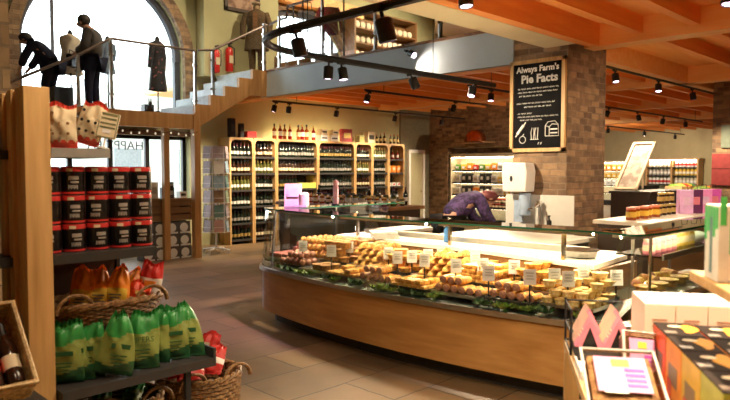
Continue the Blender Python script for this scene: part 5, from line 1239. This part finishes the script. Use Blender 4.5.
# top shelf goods
def popm(u, v): return 0 if (v > .9 or v < .16 + .03 * math.sin(u * 25)) else 1
PPk = []
for k in range(2):
    t = thing('popcorn_bag', ['upright cream and red paper bag on the grey top shelf by the pine post', 'cream and red paper bag leaning beside the printed sign card'][k], 'paper bag', [(1.22, 3.33, 1.757), (1.335, 3.34, 1.779)][k]); t.rotation_euler = [(0, 0, -.6), (0, .28, -.75)][k]
    o = pillow('paper_bag', .135, .22, .07, [mat('poppy_red', (.65, .06, .03), .5), mat('cream_paper', (.68, .56, .36), .6)], popm, 0, 50 + k, 0, .05); o.parent = t
    for i in range(7):
        s = MB().lathe([(0, 0), (.008, 0), (.008, .001), (0, .001)], 8).build('printed_dot', BLACK if k else OAKD, t); s.rotation_euler = FR; s.location = ((i % 3 - 1) * .035, -.04, .12 + (i // 3 - 1) * .05)
t = thing('sign_card', 'bordered cream price card tilted on the end of the grey top shelf', 'sign card', (1.385, 3.25, 1.757)); t.rotation_euler = (-.1, .2, -.68)
MB().box((0, 0, .12), (.1, .006, .13)).build('card', CREAMC, t); mb = MB()
for z in (.175, .155, .13, .11): mb.box((0, -.004, z), (.075, .002, .008))
for s in (-1, 1): mb.box((s * .045, -.004, .12), (.004, .002, .12)); mb.box((0, -.004, .12 + s * .06), (.09, .002, .004))
mb.build('printed_line', mat('olive_ink', (.16, .17, .08), .7), t); MB().box((0, -.004, .09), (.04, .002, .02)).build('price_panel', WHITE, t); mb = MB(); mb.cyl((0, .004, 0), (0, .004, .06), .006, n=6); mb.lathe([(.03, 0), (.03, .008)], 12); mb.build('clip_stand', PAPER, t)
# end-cap goods
t = jar('candle_jar', mat('cream_wax', (.6, .42, .24), .4), SILV, .042, .11, .022, mat('peach_label', (.6, .3, .18), .6)); t.location = (.86, 3.42, 1.2355); tag(t, 'small peach-labelled jar on the black shelf at the stand end', 'jar')
t = jar('candle_jar', RED, SILV, .042, .11, .022, CREAMC); t.location = (.78, 3.48, 1.2355); tag(t, 'red jar behind the peach-labelled jar on the stand end', 'jar')
t = thing('straw_tray', 'steep straw tray of bottles at the stand end', 'basket', (.74, 3.06, .84)); TQ = Euler((.8, 0, 0)); t.rotation_euler = TQ
mb = MB()
for s_ in (-1, 1):
    for j in range(5): mb.tube([(s_ * (.17 + .004 * ((i + j) % 2)), -.2 + .4 * i / 14, .012 + .02 * j) for i in range(15)], .011, 5); mb.tube([(-.17 + .34 * i / 12, s_ * (.2 + .004 * ((i + j) % 2)), .012 + .02 * j) for i in range(13)], .011, 5)
mb.build('wicker_weave', STRAW, t, True)
MB().tube([(-.172, -.2, .115), (.172, -.2, .115), (.172, .2, .115), (-.172, .2, .115)], .016, 8, closed=True).build('rim', STRAW, t, True); MB().box((0, 0, .006), (.33, .39, .012)).build('bottom', STRAW, t)
mb = MB(); mb.M = TQ.to_matrix().inverted().to_4x4(); mb.box((0, .11, -.06), (.26, .03, .2)); mb.build('prop_block', CHAR, t)
for i in range(4):
    p = Vector((.74, 3.06, .84)) + TQ.to_matrix() @ Vector((-.12 + .08 * i, -.165, .054))
    v = [5, 0, 5, 1][i]; BP[v].put(p, Euler((.8 - PI / 2, 0, 0)), '%s in the straw tray, %s from the planks' % (VAR[v][0], ORD[3 - i]), None, 1.0)
t = thing('punnet', 'wicker punnet of greens on the high shelf at the stand end', 'punnet', (.84, 3.62, 1.746)); MB().box((0, 0, .06), (.26, .34, .12)).build('tray', STRAW, t, bevel=.01)
o = leafy('leaves', KALE, 60, .13); o.parent = t; o.location = (0, 0, .11)
t = thing('hanging_packet', 'red packet hung below the high shelf at the stand end', 'snack packet', (.84, 3.4, 1.47)); t.rotation_euler = (0, 0, -.3)
o = pillow('foil_bag', .13, .2, .05, [RED, PAPER], lambda u, v: 1 if .3 < v < .6 else 0, 0, 61, 0, .05); o.parent = t; MB().tube([(0, 0, .19), (0, .02, .23)], .004, 5).build('hook', BLACK, t)

# ------------------------------------------------------------------ display stand of boxes beside the camera
CA, SA = math.cos(math.radians(-57)), math.sin(math.radians(-57))
def W(u, v, z): return (u * CA - v * SA, u * SA + v * CA, z)
RZ = math.radians(-57)
t = thing('display_stand', 'pine display stand with a raised shelf holding boxed treats', 'display stand', W(0, 0, 0), RZ)
MB().bb((.27, 1.15, .86), (1.3, 2.98, .9)).build('table_top', PINEX, t, bevel=.006)
for u in (.3, 1.24):
    for v in (1.2, 2.93): MB().box((u, v, .43), (.06, .06, .86)).build('leg', PINE, t)
MB().bb((.29, 2.61, .9), (.493, 2.955, .96)).build('carton_riser', CHAR, t)
MB().bb((.3, 1.2, .3), (1.26, 2.95, .33)).build('lower_shelf', PINEX, t)
MB().bb((.575, 1.25, 1.305), (1.3, 2.2, 1.335)).build('upper_shelf', PINEX, t, bevel=.006)
for v in (1.3, 2.1): MB().bb((1.2, v, .9), (1.26, v + .06, 1.305)).build('bracket', PINE, t)
mb = MB()
for z in (.905, .99, 1.08): mb.tube([(.275, 2.72, z), (.275, 2.96, z), (.51, 2.96, z)], .004, 5)
for v in (2.72, 2.96): mb.tube([(.275, v, .9), (.275, v, 1.09)], .005, 5)
mb.build('wire_rack', BLACK, t)
def gable():
    t = thing('gable_carton', None, None); t['category'] = 'carton'
    w, h, d, k = .108, .112, .16, .024
    mb = MB(); mb.xprism([(-w / 2, .0), (-w / 2 + k, 0), (0, h - k * 1.3), (0, h)], -d / 2, d / 2); mb.xprism([(0, h - k * 1.3), (w / 2 - k, 0), (w / 2, 0), (0, h)], -d / 2, d / 2); mb.build('folded_roof', mat('peach_card', (.72, .42, .3), .5), t)
    mb = MB(); mb.xprism([(-w / 2 + k, .0), (w / 2 - k, .0), (0, h - k * 1.3)], -d / 2 + .012, d / 2 - .002); mb.build('inner_tray', BLACK, t)
    mb = MB(); mb.xprism([(-w / 2 - .001, .0), (-w / 2 + k, 0), (0, h - k * 1.3), (0, h + .001)], -d / 2 - .002, -d / 2 + .05); mb.xprism([(0, h - k * 1.3), (w / 2 - k, 0), (w / 2 + .001, 0), (0, h + .001)], -d / 2 - .002, -d / 2 + .05); mb.build('pink_band', PINK, t)
    mb = MB(); q = Matrix.Rotation(-math.atan2(h, w / 2), 4, 'Y')
    mb.M = Matrix.Translation((-w / 4 - .0015, -d / 2 + .026, h / 2 + .002)) @ q
    for i in range(3): mb.box((-.02 + .014 * i, 0, 0), (.006, .03, .001))
    mb.build('printed_line', CREAMC, t); return t
G = Proto(gable())
for r_ in range(2):
    for c in range(2):
        G.put(W(.335 + .105 * c + .02 * r_, 2.7 + .165 * r_, .963), RZ, ['pink gabled carton', 'gabled carton'][r_] + [' at the wire rack edge', ' beside the white boxes'][c] + [', front row', ', back row'][r_])
t = thing('paper_tray', 'white paper tray in front of the pink gabled cartons', 'tray', W(.36, 2.5, .901), RZ); MB().box((0, 0, .006), (.16, .2, .012)).build('base', PAPER, t); mb = MB()
for s in (-1, 1): mb.box((s * .08, 0, .015), (.005, .2, .03))
mb.build('edge', PAPER, t)
def wbox():
    t = thing('biscuit_box', None, None); t['category'] = 'biscuit box'
    MB().box((0, 0, .135), (.103, .24, .27)).build('body', mat('ivory_card', (.85, .76, .6), .5, 0, .02), t, bevel=.002); MB().box((0, 0, .271), (.1, .236, .003)).build('lid', WHITE, t)
    mb = MB()
    for i in range(3): mb.box((0, -.121, .215 - .012 * i), (.05 - .006 * (i % 2), .001, .005))
    mb.build('printed_line', mat('tan_ink', (.5, .32, .22), .6), t); return t
G = Proto(wbox())
for i in range(4): G.put(W(.552 + .106 * i, 2.59, .901), RZ, 'tall ivory biscuit box, %s in the row from the clear cake packs' % ORD[i])
t = pack('carton', 'large white carton pushed back behind the ivory biscuit boxes', 'carton', W(.98, 2.85, .901), (.18, .22, .34), WHITE, CREAMC, RZ)
# dark boxes with orange sides
SIDES = [mat('vermilion_side', (.7, .1, .02), .45), mat('amber_side', (.8, .28, .02), .45), mat('ochre_side', (.66, .42, .05), .45), mat('lime_side', (.4, .42, .06), .45)]
def dbox(lab, loc, side):
    t = thing('sauce_carton', lab, 'carton', loc, RZ)
    MB().box((0, 0, .11), (.118, .178, .22)).build('body', side, t, bevel=.003)
    MB().box((0, 0, .2215), (.117, .177, .003)).build('dark_lid', mat('dark_lid_card', (.03, .02, .016), .85), t)
    mb = MB(); mb.prism([(.03 + .026 * math.cos(a) * (1 + .3 * math.sin(3 * a + loc[0] * 9)), .0 + .062 * math.sin(a) * (1 + .2 * math.cos(2 * a + loc[1] * 7))) for a in [i * PI / 9 for i in range(18)]], .2232, .2242); mb.build('printed_picture', mat('honey_print', (.8, .36, .02), .7), t)
    mb = MB(); mb.prism([(-.005 + .022 * math.cos(a), .03 + .016 * math.sin(a)) for a in [i * PI / 6 for i in range(12)]], .2244, .225); mb.build('pale_flash', CREAMC, t)
    MB().box((-.035, -.05, .2237), (.035, .03, .001)).build('printed_corner', mat('grey_print', (.2, .15, .11), .5), t); MB().box((-.0595, 0, .12), (.001, .1, .06)).build('printed_panel', MATS['grey_print'], t)
    mb = MB(); mb.box((-.0597, .04, .06), (.001, .05, .08)); mb.build('side_flash', RED, t)
    return t
for c in range(2):
    for k in range(4):
        dbox('dark-lidded carton with %s sides, %s' % (['vermilion', 'amber', 'ochre', 'lime'][k], ['outer row by the cake packs', 'inner row under the raised shelf'][c]), W(.572 + .124 * c, 2.3 - .185 * k - .02 * c, .901), SIDES[k])
# clear packs of cake
def cake(lab, loc, rot, d, lbl):
    t = thing('cake_pack', lab, 'cake pack', loc); t.rotation_euler = rot
    MB().box((0, 0, d[2] / 2), (d[0] * .88, d[1] * .88, d[2] * .8)).build('cake', CAKE, t, bevel=.012)
    mb = MB(); x, y = d[0] / 2, d[1] / 2
    mb.add([(-x * .9, -y * .9, 0), (x * .9, -y * .9, 0), (x * .9, y * .9, 0), (-x * .9, y * .9, 0), (-x, -y, d[2]), (x, -y, d[2]), (x, y, d[2]), (-x, y, d[2])], [(3, 2, 1, 0), (4, 5, 6, 7), (0, 1, 5, 4), (1, 2, 6, 5), (2, 3, 7, 6), (3, 0, 4, 7)]); mb.build('clear_tub', PLAST, t, bevel=.008)
    mb = MB(); mb.tube([(-x, -y, d[2]), (x, -y, d[2]), (x, y, d[2]), (-x, y, d[2])], .006, 6, closed=True); mb.build('tub_flange', mat('frosted_plastic', (.75, .72, .66), .3), t)
    l = MB().box((0, .01, d[2] + .002), (d[0] * .7, d[1] * .62, .002)).build('paper_label', mat('label_pink', (.72, .3, .5), .5), t)
    mb = MB(); mb.box((-d[0] * .12, -d[1] * .18, d[2] + .004), (d[0] * .3, d[1] * .24, .001)); mb.build('white_panel', PAPER, l)
    mb = MB()
    for i in range(4): mb.box((d[0] * .17, -d[1] * .16 + d[1] * .09 * i, d[2] + .004), (d[0] * .26, d[1] * .05, .001))
    mb.build('purple_print', PURP, l); mb = MB(); mb.box((-.0, d[1] * .24, d[2] + .004), (d[0] * .24, d[1] * .13, .001)); mb.build('orange_print', YEL, l)
    return t
cake('clear tub of fruit cake with pink label tilted at the stand edge', W(.345, 2.02, .957), Euler((.42, 0, RZ)), (.21, .24, .1), 0)
cake('clear pack of brown cake slices standing upright before the ivory boxes', W(.45, 2.36, .99), Euler((1.1, .1, RZ + .15)), (.12, .17, .07), 0)
t = thing('cardboard_tray', 'plain card tray propping up the tilted clear cake tub', 'tray', W(.345, 2.03, .901), RZ); MB().box((0, .06, .028), (.16, .08, .04)).build('block', PLY, t); MB().box((0, 0, .004), (.2, .26, .008)).build('base', PLY, t)
# raised shelf boxes
t = thing('easter_box', 'white carton with green dripping pattern on the raised shelf', 'carton', W(.625, 2.03, 1.3355), RZ); MB().box((0, 0, .108), (.075, .12, .215)).build('body', mat('ivory_white', (.84, .8, .66), .5), t, bevel=.002)
mb = MB()
for i in range(5):
    y = -.05 + .025 * i; q = .06 + .05 * ((i * 7) % 5) / 4
    mb.box((-.0385, y, .21 - q / 2), (.001, .018, q))
for i in range(3): mb.box((-.025 + .025 * i, -.0605, .2 - .03 * ((i * 2) % 3)), (.016, .001, .08 + .04 * (i % 2)))
mb.build('green_drip', mat('drip_green', (.06, .5, .12), .5), t); mb = MB(); mb.box((-.0387, 0, .1), (.001, .02, .16)); mb.box((.02, -.0606, .09), (.02, .001, .1)); mb.build('teal_print', MATS['teal_card'], t)
t = thing('easter_box', 'white carton with yellow print behind the brown box on the raised shelf', 'carton', W(.72, 2.02, 1.3355), RZ); MB().box((0, 0, .108), (.09, .12, .215)).build('body', MATS['ivory_white'], t, bevel=.002); mb = MB()
for i in range(4): mb.box((-.03 + .02 * i, -.0605, .17 - .02 * (i % 2)), (.014, .001, .07))
mb.build('yellow_drip', YEL, t)
t = pack('chocolate_box', 'brown carton with dark label on the raised shelf, before the dripping cartons', 'carton', W(.7, 1.86, 1.3355), (.13, .12, .12), mat('terracotta_card', (.42, .13, .05), .5), CHAR, RZ)

# ------------------------------------------------------------------ daylight, camera
wd = bpy.data.worlds.new('World'); S.world = wd; wd.use_nodes = True
bg = wd.node_tree.nodes['Background']; bg.inputs[0].default_value = (.86, .94, 1, 1); bg.inputs[1].default_value = 8
cam = bpy.data.cameras.new('camera'); co = bpy.data.objects.new('camera', cam); COL.objects.link(co)
co.location = (0, 0, 1.65); co.rotation_euler = (PI / 2 - math.atan(30 / 650), 0, -PI / 4)
cam.sensor_width = 36; cam.lens = 36 * 650 / 730; cam.clip_start = .05; cam.clip_end = 200
cam.dof.use_dof = True; cam.dof.focus_distance = 6.5; cam.dof.aperture_fstop = 3.2
S.camera = co
S.view_settings.view_transform = 'Standard'; S.view_settings.look = 'None'; S.view_settings.exposure = .12; S.view_settings.gamma = 1; S.view_settings.use_curve_mapping = False
S.cycles.max_bounces = 10; S.cycles.diffuse_bounces = 8; S.cycles.transparent_max_bounces = 16; S.cycles.sample_clamp_indirect = 4; S.cycles.caustics_reflective = False; S.cycles.caustics_refractive = False
for o in bpy.data.objects:
    if o.type == 'MESH' and 'category' not in o and o.parent is None and 'kind' not in o: print('UNTAGGED', o.name)
